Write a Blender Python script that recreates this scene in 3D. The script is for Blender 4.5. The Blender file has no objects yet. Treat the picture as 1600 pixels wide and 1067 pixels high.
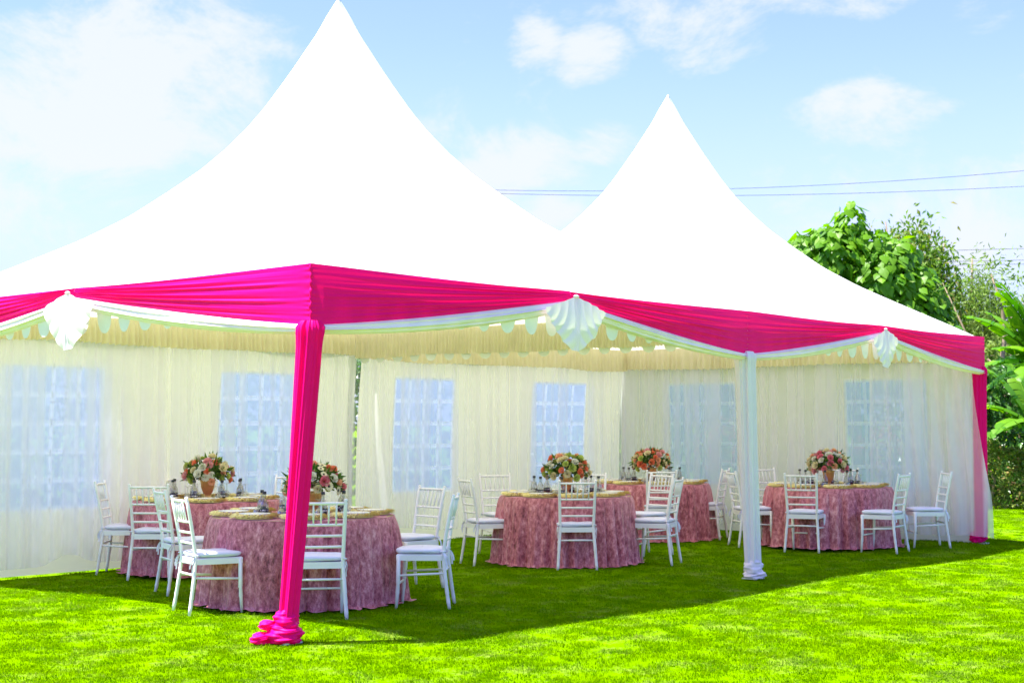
import bpy, math, random
import numpy as np
from mathutils import Vector, Matrix

R = math.radians
rng = np.random.default_rng(7)
random.seed(7)
C = bpy.context.scene
COL = C.collection

# ------------------------------------------------------------------ camera
# world: origin at the foot of the tent's near corner, x along the long open
# side, y along the short open side, metres
cam_d = bpy.data.cameras.new("camera")
cam = bpy.data.objects.new("camera", cam_d)
COL.objects.link(cam)
cam.location = (-6.917, -7.758, 1.5)
cam.rotation_euler = (R(90 + 3.197), 0, R(-49.44))
cam_d.sensor_width = 36
cam_d.lens = 52.2
cam_d.clip_end = 2000
cam_d.dof.use_dof = True
cam_d.dof.focus_distance = 13.0
cam_d.dof.aperture_fstop = 4.0
C.camera = cam

# ------------------------------------------------------------------ world
SUN = Vector((-.36, .24, 1)).normalized()
EL = math.asin(SUN.z)
AZ = math.atan2(SUN.x, SUN.y)
w = bpy.data.worlds.new("World")
C.world = w
w.use_nodes = True
wt = w.node_tree
wt.nodes.clear()


def N(t, kind, **kw):
    n = t.nodes.new(kind)
    for k, v in kw.items():
        setattr(n, k, v)
    return n


def math_n(t, op, a, b=None, c=None, clamp=False):
    n = N(t, "ShaderNodeMath", operation=op, use_clamp=clamp)
    for i, v in enumerate((a, b, c)):
        if v is None:
            continue
        if isinstance(v, (int, float)):
            n.inputs[i] .default_value = v
        else:
            t.links.new(v, n.inputs[i])
    return n.outputs[0]


def dirpx(px, py):
    """unit direction (world) for a direction given by its angles in the sky"""
    f = 2320
    u, v = (px - 800) / f, -(py - 533.5) / f
    c, s = math.cos(.0558), math.sin(.0558)
    X, Y, Z = u, v * c + s, c - v * s
    th = .708
    return Vector((X * math.sin(th) + Z * math.cos(th), -X * math.cos(th) + Z * math.sin(th), Y)).normalized()


sky = N(wt, "ShaderNodeTexSky", sky_type="NISHITA", sun_disc=False)
sky.sun_elevation = EL
sky.sun_rotation = AZ
sky.air_density = 1.0
sky.dust_density = 0.6
sky.ozone_density = 1.5
geo = N(wt, "ShaderNodeTexCoord")
dvec = geo.outputs["Generated"]
# wide soft cloud field everywhere, with the photograph's main clouds as lobes in it
sep = N(wt, "ShaderNodeSeparateXYZ")
wt.links.new(dvec, sep.inputs[0])
n1 = N(wt, "ShaderNodeTexNoise")
n1.inputs["Scale"].default_value = 9
n1.inputs["Detail"].default_value = 9
n1.inputs["Roughness"].default_value = .68
n1.inputs["Distortion"].default_value = .35
mp = N(wt, "ShaderNodeMapping")
mp.inputs["Scale"].default_value = (1, 1, 1.7)
wt.links.new(dvec, mp.inputs[0])
wt.links.new(mp.outputs[0], n1.inputs["Vector"])
n2 = N(wt, "ShaderNodeTexNoise")
n2.inputs["Scale"].default_value = 3.2
n2.inputs["Detail"].default_value = 3
wt.links.new(mp.outputs[0], n2.inputs["Vector"])
blobs = [  # x, y, half width, half height, weight   (clouds seen over the tent)
    (170, 150, 330, 190, 1.7), (110, 290, 330, 130, .75), (1500, 330, 260, 130, .7), (640, 300, 300, 90, .45), (330, 60, 260, 90, .8), (90, 330, 230, 90, .45), (20, 330, 60, 50, .7),
    (1110, 55, 125, 85, 1.25), (1365, 180, 165, 62, 1.15), (790, 250, 120, 60, 1.0), (860, 335, 60, 40, .9),
    (935, 90, 75, 45, .8), (830, 75, 50, 50, .75), (965, 225, 70, 40, .6), (1230, 290, 90, 70, .55),
    (1530, 320, 170, 90, .6), (1545, 20, 80, 45, .8), (1250, -5, 260, 40, .8), (1420, 250, 300, 120, .3),
    (700, 200, 60, 60, .6)]
best = None
for bx, by, ra, rb, wgt in blobs:
    c0 = dirpx(bx, by)
    U = (dirpx(bx + 100, by) - dirpx(bx - 100, by)) * .5 * (ra / 100)
    V = (dirpx(bx, by + 100) - dirpx(bx, by - 100)) * .5 * (rb / 100)
    q = []
    for T in (U, V):
        T = T / T.length_squared
        dn = N(wt, "ShaderNodeVectorMath", operation="DOT_PRODUCT")
        wt.links.new(dvec, dn.inputs[0])
        dn.inputs[1].default_value = T
        o = math_n(wt, "SUBTRACT", dn.outputs["Value"], T.dot(c0))
        q.append(math_n(wt, "MULTIPLY", o, o))
    r2 = math_n(wt, "ADD", q[0], q[1])
    e = math_n(wt, "MULTIPLY", math_n(wt, "SUBTRACT", 1.0, r2), wgt)
    best = e if best is None else math_n(wt, "SMOOTH_MAX", best, e, .25)
best = math_n(wt, "MAXIMUM", best, -1.0)
gen = math_n(wt, "MULTIPLY_ADD", n2.outputs[0], 3.2, -2.15)     # clouds in the rest of the sky
best = math_n(wt, "MAXIMUM", best, gen)
nn = math_n(wt, "MULTIPLY_ADD", n1.outputs[0], 3.8, -1.9)
den = math_n(wt, "ADD", math_n(wt, "MULTIPLY", best, .75), nn)
mr = N(wt, "ShaderNodeMapRange", interpolation_type="SMOOTHSTEP")
wt.links.new(den, mr.inputs[0])
mr.inputs[1].default_value = .02
mr.inputs[2].default_value = .95
mr.inputs[4].default_value = .9
tint = N(wt, "ShaderNodeMix", data_type="RGBA", blend_type="MULTIPLY")
tint.inputs[0].default_value = 1
wt.links.new(sky.outputs[0], tint.inputs[6])
tint.inputs[7].default_value = (.86, .83, 1.26, 1)
mx = N(wt, "ShaderNodeMix", data_type="RGBA")
wt.links.new(mr.outputs[0], mx.inputs[0])
hz = N(wt, "ShaderNodeMapRange", interpolation_type="SMOOTHSTEP")
wt.links.new(sep.outputs[2], hz.inputs[0])
hz.inputs[1].default_value = .01
hz.inputs[2].default_value = .26
hz.inputs[3].default_value = .9
hz.inputs[4].default_value = 0
hm = N(wt, "ShaderNodeMix", data_type="RGBA")
wt.links.new(hz.outputs[0], hm.inputs[0])
wt.links.new(tint.outputs[2], hm.inputs[6])
hm.inputs[7].default_value = (2.4, 2.75, 3.6, 1)
wt.links.new(hm.outputs[2], mx.inputs[6])
mx.inputs[7].default_value = (3.15, 3.3, 3.65, 1)
bg = N(wt, "ShaderNodeBackground")
bg.inputs[1].default_value = .064
wt.links.new(mx.outputs[2], bg.inputs[0])
wo = N(wt, "ShaderNodeOutputWorld")
wt.links.new(bg.outputs[0], wo.inputs[0])

# ------------------------------------------------------------------ sun
sd = bpy.data.lights.new("sun", "SUN")
sd.energy = 3.7
sd.angle = R(.53)
sd.color = (1, .96, .88)
sun = bpy.data.objects.new("sun", sd)
COL.objects.link(sun)
sun.rotation_euler = SUN.to_track_quat("Z", "Y").to_euler()
sun.location = SUN * 40

C.view_settings.view_transform = "Standard"
C.view_settings.look = "None"
C.view_settings.exposure = 2.2
C.view_settings.gamma = 1
C.view_settings.use_curve_mapping = False
C.render.engine = "CYCLES"
C.cycles.use_denoising = True
C.cycles.max_bounces = 8
C.cycles.diffuse_bounces = 5
C.cycles.transmission_bounces = 6
C.cycles.transparent_max_bounces = 14
C.cycles.caustics_reflective = False
C.cycles.caustics_refractive = False
C.cycles.sample_clamp_indirect = 6

# ------------------------------------------------------------------ helpers


def tag(o, label=None, cat=None, group=None, kind=None):
    if label:
        o["label"] = label
    if cat:
        o["category"] = cat
    if group:
        o["group"] = group
    if kind:
        o["kind"] = kind
    return o


def empty(name, loc=(0, 0, 0), rz=0.0, parent=None):
    o = bpy.data.objects.new(name, None)
    o.empty_display_size = .1
    COL.objects.link(o)
    o.location = loc
    o.rotation_euler = (0, 0, rz)
    o.parent = parent
    return o


def link(name, me, parent=None, loc=(0, 0, 0), rot=(0, 0, 0), scale=(1, 1, 1)):
    o = bpy.data.objects.new(name, me)
    COL.objects.link(o)
    o.parent = parent
    o.location = loc
    o.rotation_euler = rot
    o.scale = scale
    return o


class MB:
    """collects simple shapes into one mesh"""

    def __init__(s):
        s.v, s.f, s.uv = [], [], None

    def add(s, vs, fs):
        k = len(s.v)
        s.v += [tuple(map(float, p)) for p in vs]
        s.f += [tuple(i + k for i in f) for f in fs]
        return s

    def box(s, c, d, M=None):
        x, y, z = c
        a, b, h = d[0] / 2, d[1] / 2, d[2] / 2
        vs = [Vector((x + i * a, y + j * b, z + k * h)) for k in (-1, 1) for i, j in ((-1, -1), (1, -1), (1, 1), (-1, 1))]
        if M:
            vs = [M @ p for p in vs]
        return s.add(vs, [(3, 2, 1, 0), (4, 5, 6, 7), (0, 1, 5, 4), (1, 2, 6, 5), (2, 3, 7, 6), (3, 0, 4, 7)])

    def tube(s, pts, rad, n=8, cap=True):
        pts = [Vector(p) for p in pts]
        if not isinstance(rad, (list, tuple)):
            rad = [rad] * len(pts)
        k = len(s.v)
        up = None
        for i, p in enumerate(pts):
            t = (pts[min(i + 1, len(pts) - 1)] - pts[max(i - 1, 0)]).normalized()
            if up is None:
                up = t.orthogonal().normalized()
            up = (up - t * up.dot(t)).normalized()
            bi = t.cross(up)
            for j in range(n):
                a = 2 * math.pi * j / n
                s.v.append(tuple(p + (up * math.cos(a) + bi * math.sin(a)) * rad[i]))
        for i in range(len(pts) - 1):
            for j in range(n):
                a, b = k + i * n + j, k + i * n + (j + 1) % n
                s.f.append((a, b, b + n, a + n))
        if cap:
            s.f.append(tuple(k + j for j in reversed(range(n))))
            s.f.append(tuple(k + (len(pts) - 1) * n + j for j in range(n)))
        return s

    def lathe(s, prof, n=16, c=(0, 0, 0)):
        k = len(s.v)
        for r, z in prof:
            for j in range(n):
                a = 2 * math.pi * j / n
                s.v.append((c[0] + r * math.cos(a), c[1] + r * math.sin(a), c[2] + z))
        for i in range(len(prof) - 1):
            for j in range(n):
                a, b = k + i * n + j, k + i * n + (j + 1) % n
                s.f.append((a, b, b + n, a + n))
        return s

    def mesh(s, name, mat, smooth=True):
        me = bpy.data.meshes.new(name)
        me.from_pydata(s.v, [], s.f)
        for m in (mat if isinstance(mat, (list, tuple)) else [mat]):
            me.materials.append(m)
        if smooth:
            me.polygons.foreach_set("use_smooth", [True] * len(me.polygons))
        me.update()
        return me


def npmesh(name, V, F, mat, smooth=False):
    """fast mesh from arrays: V (n,3), F (m,k)"""
    me = bpy.data.meshes.new(name)
    V = np.asarray(V, dtype=np.float32)
    F = np.asarray(F, dtype=np.int32)
    m, k = F.shape
    me.vertices.add(len(V))
    me.vertices.foreach_set("co", V.ravel())
    me.loops.add(m * k)
    me.loops.foreach_set("vertex_index", F.ravel())
    me.polygons.add(m)
    me.polygons.foreach_set("loop_start", np.arange(m, dtype=np.int32) * k)
    me.polygons.foreach_set("use_smooth", np.full(m, smooth))
    me.update(calc_edges=True)
    me.materials.append(mat)
    return me


def grid(fn, nu, nv, closed=False):
    """fn(u,v)-> point, arrays"""
    u, v = np.meshgrid(np.linspace(0, 1, nu), np.linspace(0, 1, nv), indexing="ij")
    P = np.stack(fn(u, v), -1).reshape(-1, 3)
    i, j = np.meshgrid(np.arange(nu - 1), np.arange(nv - 1), indexing="ij")
    a = (i * nv + j).ravel()
    F = np.stack([a, a + nv, a + nv + 1, a + 1], -1)
    return P, F


def wob(x, seed, octs=4, base=1.0):
    """smooth 1-D random function"""
    g = np.random.default_rng(seed)
    out = np.zeros_like(x, dtype=float)
    for k in range(octs):
        f = base * (1.7 ** k)
        out += np.sin(x * f * 6.283 + g.uniform(0, 6.28)) * g.uniform(.5, 1) / (1.4 ** k)
    return out / 2

# ------------------------------------------------------------------ materials


def mat(name):
    m = bpy.data.materials.new(name)
    m.use_nodes = True
    t = m.node_tree
    t.nodes.clear()
    out = N(t, "ShaderNodeOutputMaterial")
    return m, t, out


def noise(t, scale, detail=4, coord="Object", sc=(1, 1, 1), rough=.55):
    tc = N(t, "ShaderNodeTexCoord")
    m = N(t, "ShaderNodeMapping")
    m.inputs["Scale"].default_value = sc
    t.links.new(tc.outputs[coord], m.inputs[0])
    n = N(t, "ShaderNodeTexNoise")
    n.inputs["Scale"].default_value = scale
    n.inputs["Detail"].default_value = detail
    n.inputs["Roughness"].default_value = rough
    t.links.new(m.outputs[0], n.inputs["Vector"])
    return n.outputs[0]


def ramp(t, fac, stops):
    r = N(t, "ShaderNodeValToRGB")
    cr = r.color_ramp
    while len(cr.elements) < len(stops):
        cr.elements.new(.5)
    for e, (p, c) in zip(cr.elements, stops):
        e.position = p
        e.color = (*c, 1) if len(c) == 3 else c
    t.links.new(fac, r.inputs[0])
    return r.outputs[0]


def bump(t, h, strength=.3, dist=.01):
    b = N(t, "ShaderNodeBump")
    b.inputs["Strength"].default_value = strength
    b.inputs["Distance"].default_value = dist
    t.links.new(h, b.inputs["Height"])
    return b.outputs[0]


def principled(name, col, rough=.5, metal=0, vary=.08, nscale=6, spec=.5, sheen=0, bump_s=0, bscale=60, sc=(1, 1, 1), **kw):
    m, t, out = mat(name)
    p = N(t, "ShaderNodeBsdfPrincipled")
    c = np.array(col)
    nz = noise(t, nscale, 5, sc=sc)
    t.links.new(ramp(t, nz, [(.3, tuple(c * (1 - vary))), (.7, tuple(np.minimum(c * (1 + vary), 1)))]), p.inputs["Base Color"])
    p.inputs["Roughness"].default_value = rough
    p.inputs["Metallic"].default_value = metal
    p.inputs["Specular IOR Level"].default_value = spec
    p.inputs["Sheen Weight"].default_value = sheen
    for k, v in kw.items():
        p.inputs[k.replace("_", " ")].default_value = v
    if bump_s:
        t.links.new(bump(t, noise(t, bscale, 4), bump_s, .004), p.inputs["Normal"])
    t.links.new(p.outputs[0], out.inputs[0])
    return m


def cloth(name, col, trans=.3, tcol=None, rough=.7, alpha=None, vary=.05, spec=.3, sc=(1, 1, 1), nscale=8, bump_s=0, bsc=(1, 1, 1), bscale=20):
    """woven cloth: diffuse + light passing through, optionally sheer"""
    m, t, out = mat(name)
    p = N(t, "ShaderNodeBsdfPrincipled")
    c = np.array(col)
    nz = noise(t, nscale, 5, sc=sc)
    cr = ramp(t, nz, [(.3, tuple(c * (1 - vary))), (.7, tuple(np.minimum(c * (1 + vary), 1)))])
    t.links.new(cr, p.inputs["Base Color"])
    p.inputs["Roughness"].default_value = rough
    p.inputs["Specular IOR Level"].default_value = spec
    tr = N(t, "ShaderNodeBsdfTranslucent")
    tr.inputs[0].default_value = (*(tcol or col), 1)
    if bump_s:
        b = bump(t, noise(t, bscale, 4, sc=bsc), bump_s, .02)
        t.links.new(b, p.inputs["Normal"])
        t.links.new(b, tr.inputs["Normal"])
    mx = N(t, "ShaderNodeMixShader")
    mx.inputs[0].default_value = trans
    t.links.new(p.outputs[0], mx.inputs[1])
    t.links.new(tr.outputs[0], mx.inputs[2])
    last = mx.outputs[0]
    if alpha is not None:
        tp = N(t, "ShaderNodeBsdfTransparent")
        m2 = N(t, "ShaderNodeMixShader")
        st = noise(t, 7, 1, sc=(1, 1, .02))
        fac = N(t, "ShaderNodeMapRange")
        fac.inputs[1].default_value = .42
        fac.inputs[2].default_value = .56
        fac.inputs[3].default_value = alpha[0]
        fac.inputs[4].default_value = alpha[1]
        t.links.new(st, fac.inputs[0])
        t.links.new(fac.outputs[0], m2.inputs[0])
        t.links.new(tp.outputs[0], m2.inputs[1])
        t.links.new(last, m2.inputs[2])
        last = m2.outputs[0]
    t.links.new(last, out.inputs[0])
    return m


def leafmat(name, c1, c2, trans=.35, rough=.45, spec=.4, dry=None):
    m, t, out = mat(name)
    p = N(t, "ShaderNodeBsdfPrincipled")
    g = N(t, "ShaderNodeNewGeometry")
    st = [(0, c1), (1, c2)] if dry is None else [(0, c1), (.8, c2), (.93, dry)]
    cr = ramp(t, g.outputs["Random Per Island"], st)
    t.links.new(cr, p.inputs["Base Color"])
    p.inputs["Roughness"].default_value = rough
    p.inputs["Specular IOR Level"].default_value = spec
    tr = N(t, "ShaderNodeBsdfTranslucent")
    hs = N(t, "ShaderNodeHueSaturation")
    hs.inputs["Value"].default_value = 1.5
    hs.inputs["Saturation"].default_value = 1.1
    t.links.new(cr, hs.inputs["Color"])
    t.links.new(hs.outputs[0], tr.inputs[0])
    mx = N(t, "ShaderNodeMixShader")
    mx.inputs[0].default_value = trans
    t.links.new(p.outputs[0], mx.inputs[1])
    t.links.new(tr.outputs[0], mx.inputs[2])
    t.links.new(mx.outputs[0], out.inputs[0])
    return m


M = {}
M["roof"] = cloth("roof_vinyl", (.82, .82, .8), .24, (1, .93, .76), .35, vary=.02, spec=.4, bump_s=.12, bscale=1.5)
M["wall"] = cloth("wall_vinyl", (.78, .76, .66), .20, (.88, .84, .70), .4, vary=.03, spec=.4, bump_s=.25, bscale=1.6)
M["valance"] = cloth("valance_vinyl", (.78, .82, .78), .25, (.8, .85, .75), .4)
M["frill"] = cloth("cream_frill", (.80, .73, .53), .35, (.84, .75, .5), .8)
M["pink"] = cloth("pink_satin", (.97, .0, .205), .16, (1, .0, .2), .52, vary=.02, spec=.12, bump_s=.12, bscale=9, bsc=(1.5, 1.5, .5))
M["white_satin"] = cloth("white_satin", (.91, .81, .88), .15, (.9, .86, .92), .38, vary=.02, spec=.55)
M["chair"] = principled("white_chair_paint", (.85, .83, .85), .32, vary=.03, spec=.5)
M["cushion"] = cloth("cushion_cloth", (.74, .74, .90), .03, None, .6, vary=.04, bump_s=.15, bscale=12)
M["steel"] = principled("painted_steel", (.62, .63, .62), .4, .3, vary=.06)
M["sheer"] = cloth("sheer_voile", (.86, .82, .96), .45, (.86, .89, 1.0), .8, alpha=(.18, .56), spec=.15)
M["sheer_full"] = cloth("sheer_voile_doubled", (.88, .83, .97), .45, (.88, .90, 1.0), .8, alpha=(.34, .76), spec=.15)
M["muntin"] = cloth("white_vinyl_bar", (.92, .92, .94), .8, (1, 1, 1), .4)
M["plate"] = principled("white_porcelain", (.82, .82, .80), .18, vary=.01)
M["charger"] = principled("blush_charger", (.72, .38, .36), .35, vary=.12, nscale=20)
M["raffia"] = principled("yellow_raffia", (.93, .72, .28), .7, vary=.3, nscale=90, sheen=.2)
M["gold"] = principled("gold_vase", (.72, .42, .16), .35, .65, vary=.15, nscale=12)
M["cap"] = principled("black_bottle_cap", (.015, .015, .018), .35, vary=.1)
M["wood"] = principled("table_board", (.36, .24, .13), .6, vary=.2, sc=(1, 12, 1))
M["bark"] = principled("tree_bark", (.26, .19, .13), .9, vary=.35, nscale=14, bump_s=.8, bscale=25, sc=(1, 1, .3))
M["cable"] = principled("black_cable", (.03, .03, .035), .6)
M["pole_wood"] = principled("creosoted_wood", (.12, .085, .06), .85, vary=.3, sc=(8, 8, 1))


def pane_mat(name, col):
    m, t, out = mat(name)
    tp = N(t, "ShaderNodeBsdfTransparent")
    tp.inputs[0].default_value = (.74, .82, 1, 1)
    tr = N(t, "ShaderNodeBsdfTranslucent")
    tr.inputs[0].default_value = (*col, 1)
    gl = N(t, "ShaderNodeBsdfGlossy")
    gl.inputs["Roughness"].default_value = .12
    b = bump(t, noise(t, 5, 3), .6, .03)
    mx = N(t, "ShaderNodeMixShader")
    mx.inputs[0].default_value = .80
    t.links.new(tp.outputs[0], mx.inputs[1])
    t.links.new(tr.outputs[0], mx.inputs[2])
    m2 = N(t, "ShaderNodeMixShader")
    m2.inputs[0].default_value = .08
    t.links.new(mx.outputs[0], m2.inputs[1])
    t.links.new(gl.outputs[0], m2.inputs[2])
    t.links.new(m2.outputs[0], out.inputs[0])
    return m


M["pane"] = pane_mat("clear_vinyl_pane", (.29, .35, .56))
M["pane_brightened"] = pane_mat("brightened_vinyl_pane", (.82, .74, .95))  # end-wall pane colour lightened to stand in for missing sunlight; lavender offsets green bounce


def glass_mat(name, tint, fac=.25):
    m, t, out = mat(name)
    tp = N(t, "ShaderNodeBsdfTransparent")
    tp.inputs[0].default_value = (*tint, 1)
    gl = N(t, "ShaderNodeBsdfGlossy")
    gl.inputs["Roughness"].default_value = .05
    fr = N(t, "ShaderNodeLayerWeight")
    fr.inputs[0].default_value = fac
    mx = N(t, "ShaderNodeMixShader")
    f2 = math_n(t, "ADD", math_n(t, "MULTIPLY", fr.outputs["Facing"], .75), noise(t, 9, 2) if False else .06, clamp=True)
    t.links.new(f2, mx.inputs[0])
    t.links.new(tp.outputs[0], mx.inputs[1])
    t.links.new(gl.outputs[0], mx.inputs[2])
    t.links.new(mx.outputs[0], out.inputs[0])
    return m


M["glass"] = glass_mat("clear_glass", (.86, .88, .86), .35)
M["bottle"] = glass_mat("bottle_glass", (.80, .80, .76), .4)


def label_mat():
    m, t, out = mat("bottle_label_print")
    p = N(t, "ShaderNodeBsdfPrincipled")
    tc = N(t, "ShaderNodeTexCoord")
    sx = N(t, "ShaderNodeSeparateXYZ")
    t.links.new(tc.outputs["Object"], sx.inputs[0])
    z = sx.outputs[2]
    band = math_n(t, "LESS_THAN", math_n(t, "ABSOLUTE", math_n(t, "SUBTRACT", z, .052)), .006)
    sq = math_n(t, "GREATER_THAN", noise(t, 160, 2, sc=(1, 1, .4)), .48)
    wv = math_n(t, "MULTIPLY", band, sq)
    low = math_n(t, "LESS_THAN", z, .030)
    a = N(t, "ShaderNodeMix", data_type="RGBA")
    t.links.new(low, a.inputs[0])
    a.inputs[6].default_value = (.018, .016, .035, 1)
    a.inputs[7].default_value = (.14, .02, .045, 1)
    b = N(t, "ShaderNodeMix", data_type="RGBA")
    t.links.new(wv, b.inputs[0])
    t.links.new(a.outputs[2], b.inputs[6])
    b.inputs[7].default_value = (.7, .7, .72, 1)
    t.links.new(b.outputs[2], p.inputs["Base Color"])
    p.inputs["Roughness"].default_value = .4
    t.links.new(p.outputs[0], out.inputs[0])
    return m


M["label"] = label_mat()


def velvet():
    m, t, out = mat("crushed_velvet")
    p = N(t, "ShaderNodeBsdfPrincipled")
    n_a = noise(t, 26, 9, sc=(1, 1, .55), rough=.78)
    n_b = noise(t, 4, 4, sc=(1, 1, .35))
    s = math_n(t, "ADD", math_n(t, "MULTIPLY", n_a, .8), math_n(t, "MULTIPLY", n_b, .2))
    c = ramp(t, s, [(.37, (.13, .018, .030)), (.45, (.37, .082, .115)), (.54, (.60, .20, .25)), (.64, (.84, .44, .47))])
    t.links.new(c, p.inputs["Base Color"])
    p.inputs["Roughness"].default_value = .55
    p.inputs["Sheen Weight"].default_value = .5
    p.inputs["Sheen Roughness"].default_value = .35
    p.inputs["Sheen Tint"].default_value = (1, .62, .72, 1)
    t.links.new(bump(t, s, .6, .02), p.inputs["Normal"])
    t.links.new(p.outputs[0], out.inputs[0])
    return m


M["velvet"] = velvet()

# ------------------------------------------------------------------ lawn
A, B = 5.62, 5.58           # bay length, tent depth
HE, HP = 2.608, 5.65        # eave and peak heights


def lawn_mat(name, blade):
    m, t, out = mat(name)
    p = N(t, "ShaderNodeBsdfPrincipled")
    tc = N(t, "ShaderNodeTexCoord")
    if blade:
        vec = N(t, "ShaderNodeNewGeometry").outputs["Position"]
    else:
        vec = tc.outputs["Object"]

    def nz(scale, det, sc=(1, 1, 1)):
        mm = N(t, "ShaderNodeMapping")
        mm.inputs["Scale"].default_value = sc
        t.links.new(vec, mm.inputs[0])
        n = N(t, "ShaderNodeTexNoise")
        n.inputs["Scale"].default_value = scale
        n.inputs["Detail"].default_value = det
        n.inputs["Roughness"].default_value = .65
        t.links.new(mm.outputs[0], n.inputs["Vector"])
        return n.outputs[0]
    s = math_n(t, "ADD", math_n(t, "MULTIPLY", nz(.9, 4), .5), math_n(t, "MULTIPLY", nz(7, 5), .5))
    c = ramp(t, s, [(.25, (.100, .220, .0)), (.5, (.128, .262, .0)), (.75, (.155, .295, .0))])
    dry = N(t, "ShaderNodeMix", data_type="RGBA")
    dn = N(t, "ShaderNodeMapRange")
    t.links.new(math_n(t, "ADD", math_n(t, "MULTIPLY", nz(2.2, 6), .6), math_n(t, "MULTIPLY", nz(30, 4), .4)), dn.inputs[0])
    dn.inputs[1].default_value = .53
    dn.inputs[2].default_value = .66
    dn.inputs[4].default_value = .5
    t.links.new(dn.outputs[0], dry.inputs[0])
    t.links.new(c, dry.inputs[6])
    dry.inputs[7].default_value = (.30, .31, .09, 1)
    c = dry.outputs[2]
    if blade:
        oi = N(t, "ShaderNodeObjectInfo")
        hs = N(t, "ShaderNodeHueSaturation")
        t.links.new(math_n(t, "MULTIPLY_ADD", oi.outputs["Random"], .22, .96), hs.inputs["Value"])
        t.links.new(math_n(t, "MULTIPLY_ADD", oi.outputs["Random"], -.03, .515), hs.inputs["Hue"])
        t.links.new(c, hs.inputs["Color"])
        c = hs.outputs[0]
        tr = N(t, "ShaderNodeBsdfTranslucent")
        t.links.new(c, tr.inputs[0])
        t.links.new(c, p.inputs["Base Color"])
        p.inputs["Roughness"].default_value = .6
        p.inputs["Specular IOR Level"].default_value = .0
        mx = N(t, "ShaderNodeMixShader")
        mx.inputs[0].default_value = .5
        t.links.new(p.outputs[0], mx.inputs[1])
        t.links.new(tr.outputs[0], mx.inputs[2])
        t.links.new(mx.outputs[0], out.inputs[0])
    else:
        t.links.new(c, p.inputs["Base Color"])
        p.inputs["Roughness"].default_value = .9
        p.inputs["Specular IOR Level"].default_value = .0
        t.links.new(bump(t, nz(60, 6), .8, .03), p.inputs["Normal"])
        t.links.new(p.outputs[0], out.inputs[0])
    return m


def lawn_z(x, y):
    return .012 * np.sin(x * 1.3 + .7 * y) + .010 * np.sin(y * 2.1 - x * .6 + 1)


xs = np.concatenate([np.linspace(-700, -40, 12), np.linspace(-35, 50, 171), np.linspace(56, 900, 14)])
ys = np.concatenate([np.linspace(-700, -40, 12), np.linspace(-35, 50, 171), np.linspace(56, 900, 14)])
gx, gy = np.meshgrid(xs, ys, indexing="ij")
gz = lawn_z(gx, gy) - .012
V = np.stack([gx, gy, gz], -1).reshape(-1, 3)
ii, jj = np.meshgrid(np.arange(len(xs) - 1), np.arange(len(ys) - 1), indexing="ij")
a_ = (ii * len(ys) + jj).ravel()
lawn = link("lawn", npmesh("lawn", V, np.stack([a_, a_ + len(ys), a_ + len(ys) + 1, a_ + 1], -1), lawn_mat("lawn_turf", False), True))
tag(lawn, "bright green mown lawn under and around the tent", kind="structure")

# tuft of short grass, instanced over the lawn by geometry nodes
nb = 60
tv, tf = [], []
for i in range(nb):
    a = rng.uniform(0, 6.283)
    rr = .10 * math.sqrt(rng.uniform())
    bx, by = rr * math.cos(a), rr * math.sin(a)
    h = rng.uniform(.007, .017)
    la = rng.uniform(0, 6.283)
    ln = rng.uniform(.2, 1.1) * h
    wd = rng.uniform(.0016, .0030)
    wx, wy = -math.sin(la) * wd, math.cos(la) * wd
    k = len(tv)
    tv += [(bx - wx, by - wy, -.004), (bx + wx, by + wy, -.004),
           (bx + wx * .7 + math.cos(la) * ln * .4, by + wy * .7 + math.sin(la) * ln * .4, h * .65),
           (bx - wx * .7 + math.cos(la) * ln * .4, by - wy * .7 + math.sin(la) * ln * .4, h * .65),
           (bx + math.cos(la) * ln, by + math.sin(la) * ln, h)]
    tf += [(k, k + 1, k + 2, k + 3), (k + 3, k + 2, k + 4)]
tme = bpy.data.meshes.new("grass_tuft")
tme.from_pydata(tv, [], tf)
tme.materials.append(lawn_mat("grass_blades", True))
# scatter points: dense close to the camera, thinning with distance
pts = []
cx, cy = -6.917, -7.758
for (r0, r1, dens) in ((5.5, 11, 125), (11, 15, 105), (15, 21, 75), (21, 30, 42)):
    area = (math.radians(62) / 2) * (r1 * r1 - r0 * r0)
    n = int(area * dens)
    rr = np.sqrt(rng.uniform(r0 * r0, r1 * r1, n))
    aa = math.radians(90 - 49.44) + rng.uniform(-R(31), R(31), n)
    pts.append(np.stack([cx + rr * np.cos(aa), cy + rr * np.sin(aa)], -1))
pts = np.concatenate(pts)
pv = np.stack([pts[:, 0], pts[:, 1], lawn_z(pts[:, 0], pts[:, 1]) - .012], -1)
gme = bpy.data.meshes.new("grass")
gme.vertices.add(len(pv))
gme.vertices.foreach_set("co", pv.astype(np.float32).ravel())
gme.materials.append(tme.materials[0])
grass = link("grass", gme)
tag(grass, "short blades of sunlit green grass covering the lawn", "grass", kind="stuff")
gn = bpy.data.node_groups.new("grass_scatter", "GeometryNodeTree")
gn.interface.new_socket("Geometry", in_out="INPUT", socket_type="NodeSocketGeometry")
gn.interface.new_socket("Geometry", in_out="OUTPUT", socket_type="NodeSocketGeometry")
gi, go = gn.nodes.new("NodeGroupInput"), gn.nodes.new("NodeGroupOutput")
iop = gn.nodes.new("GeometryNodeInstanceOnPoints")
oinf = gn.nodes.new("GeometryNodeObjectInfo")
tuft_src = bpy.data.objects.new("grass_tuft", tme)      # not linked to the scene: only the source of the instances
oinf.inputs[0].default_value = tuft_src
oinf.inputs["As Instance"].default_value = True
rv = gn.nodes.new("FunctionNodeRandomValue")
rv.data_type = "FLOAT_VECTOR"
rv.inputs[1].default_value = (.12, .12, 6.283)
rs = gn.nodes.new("FunctionNodeRandomValue")
rs.inputs[2].default_value = .7
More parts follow.
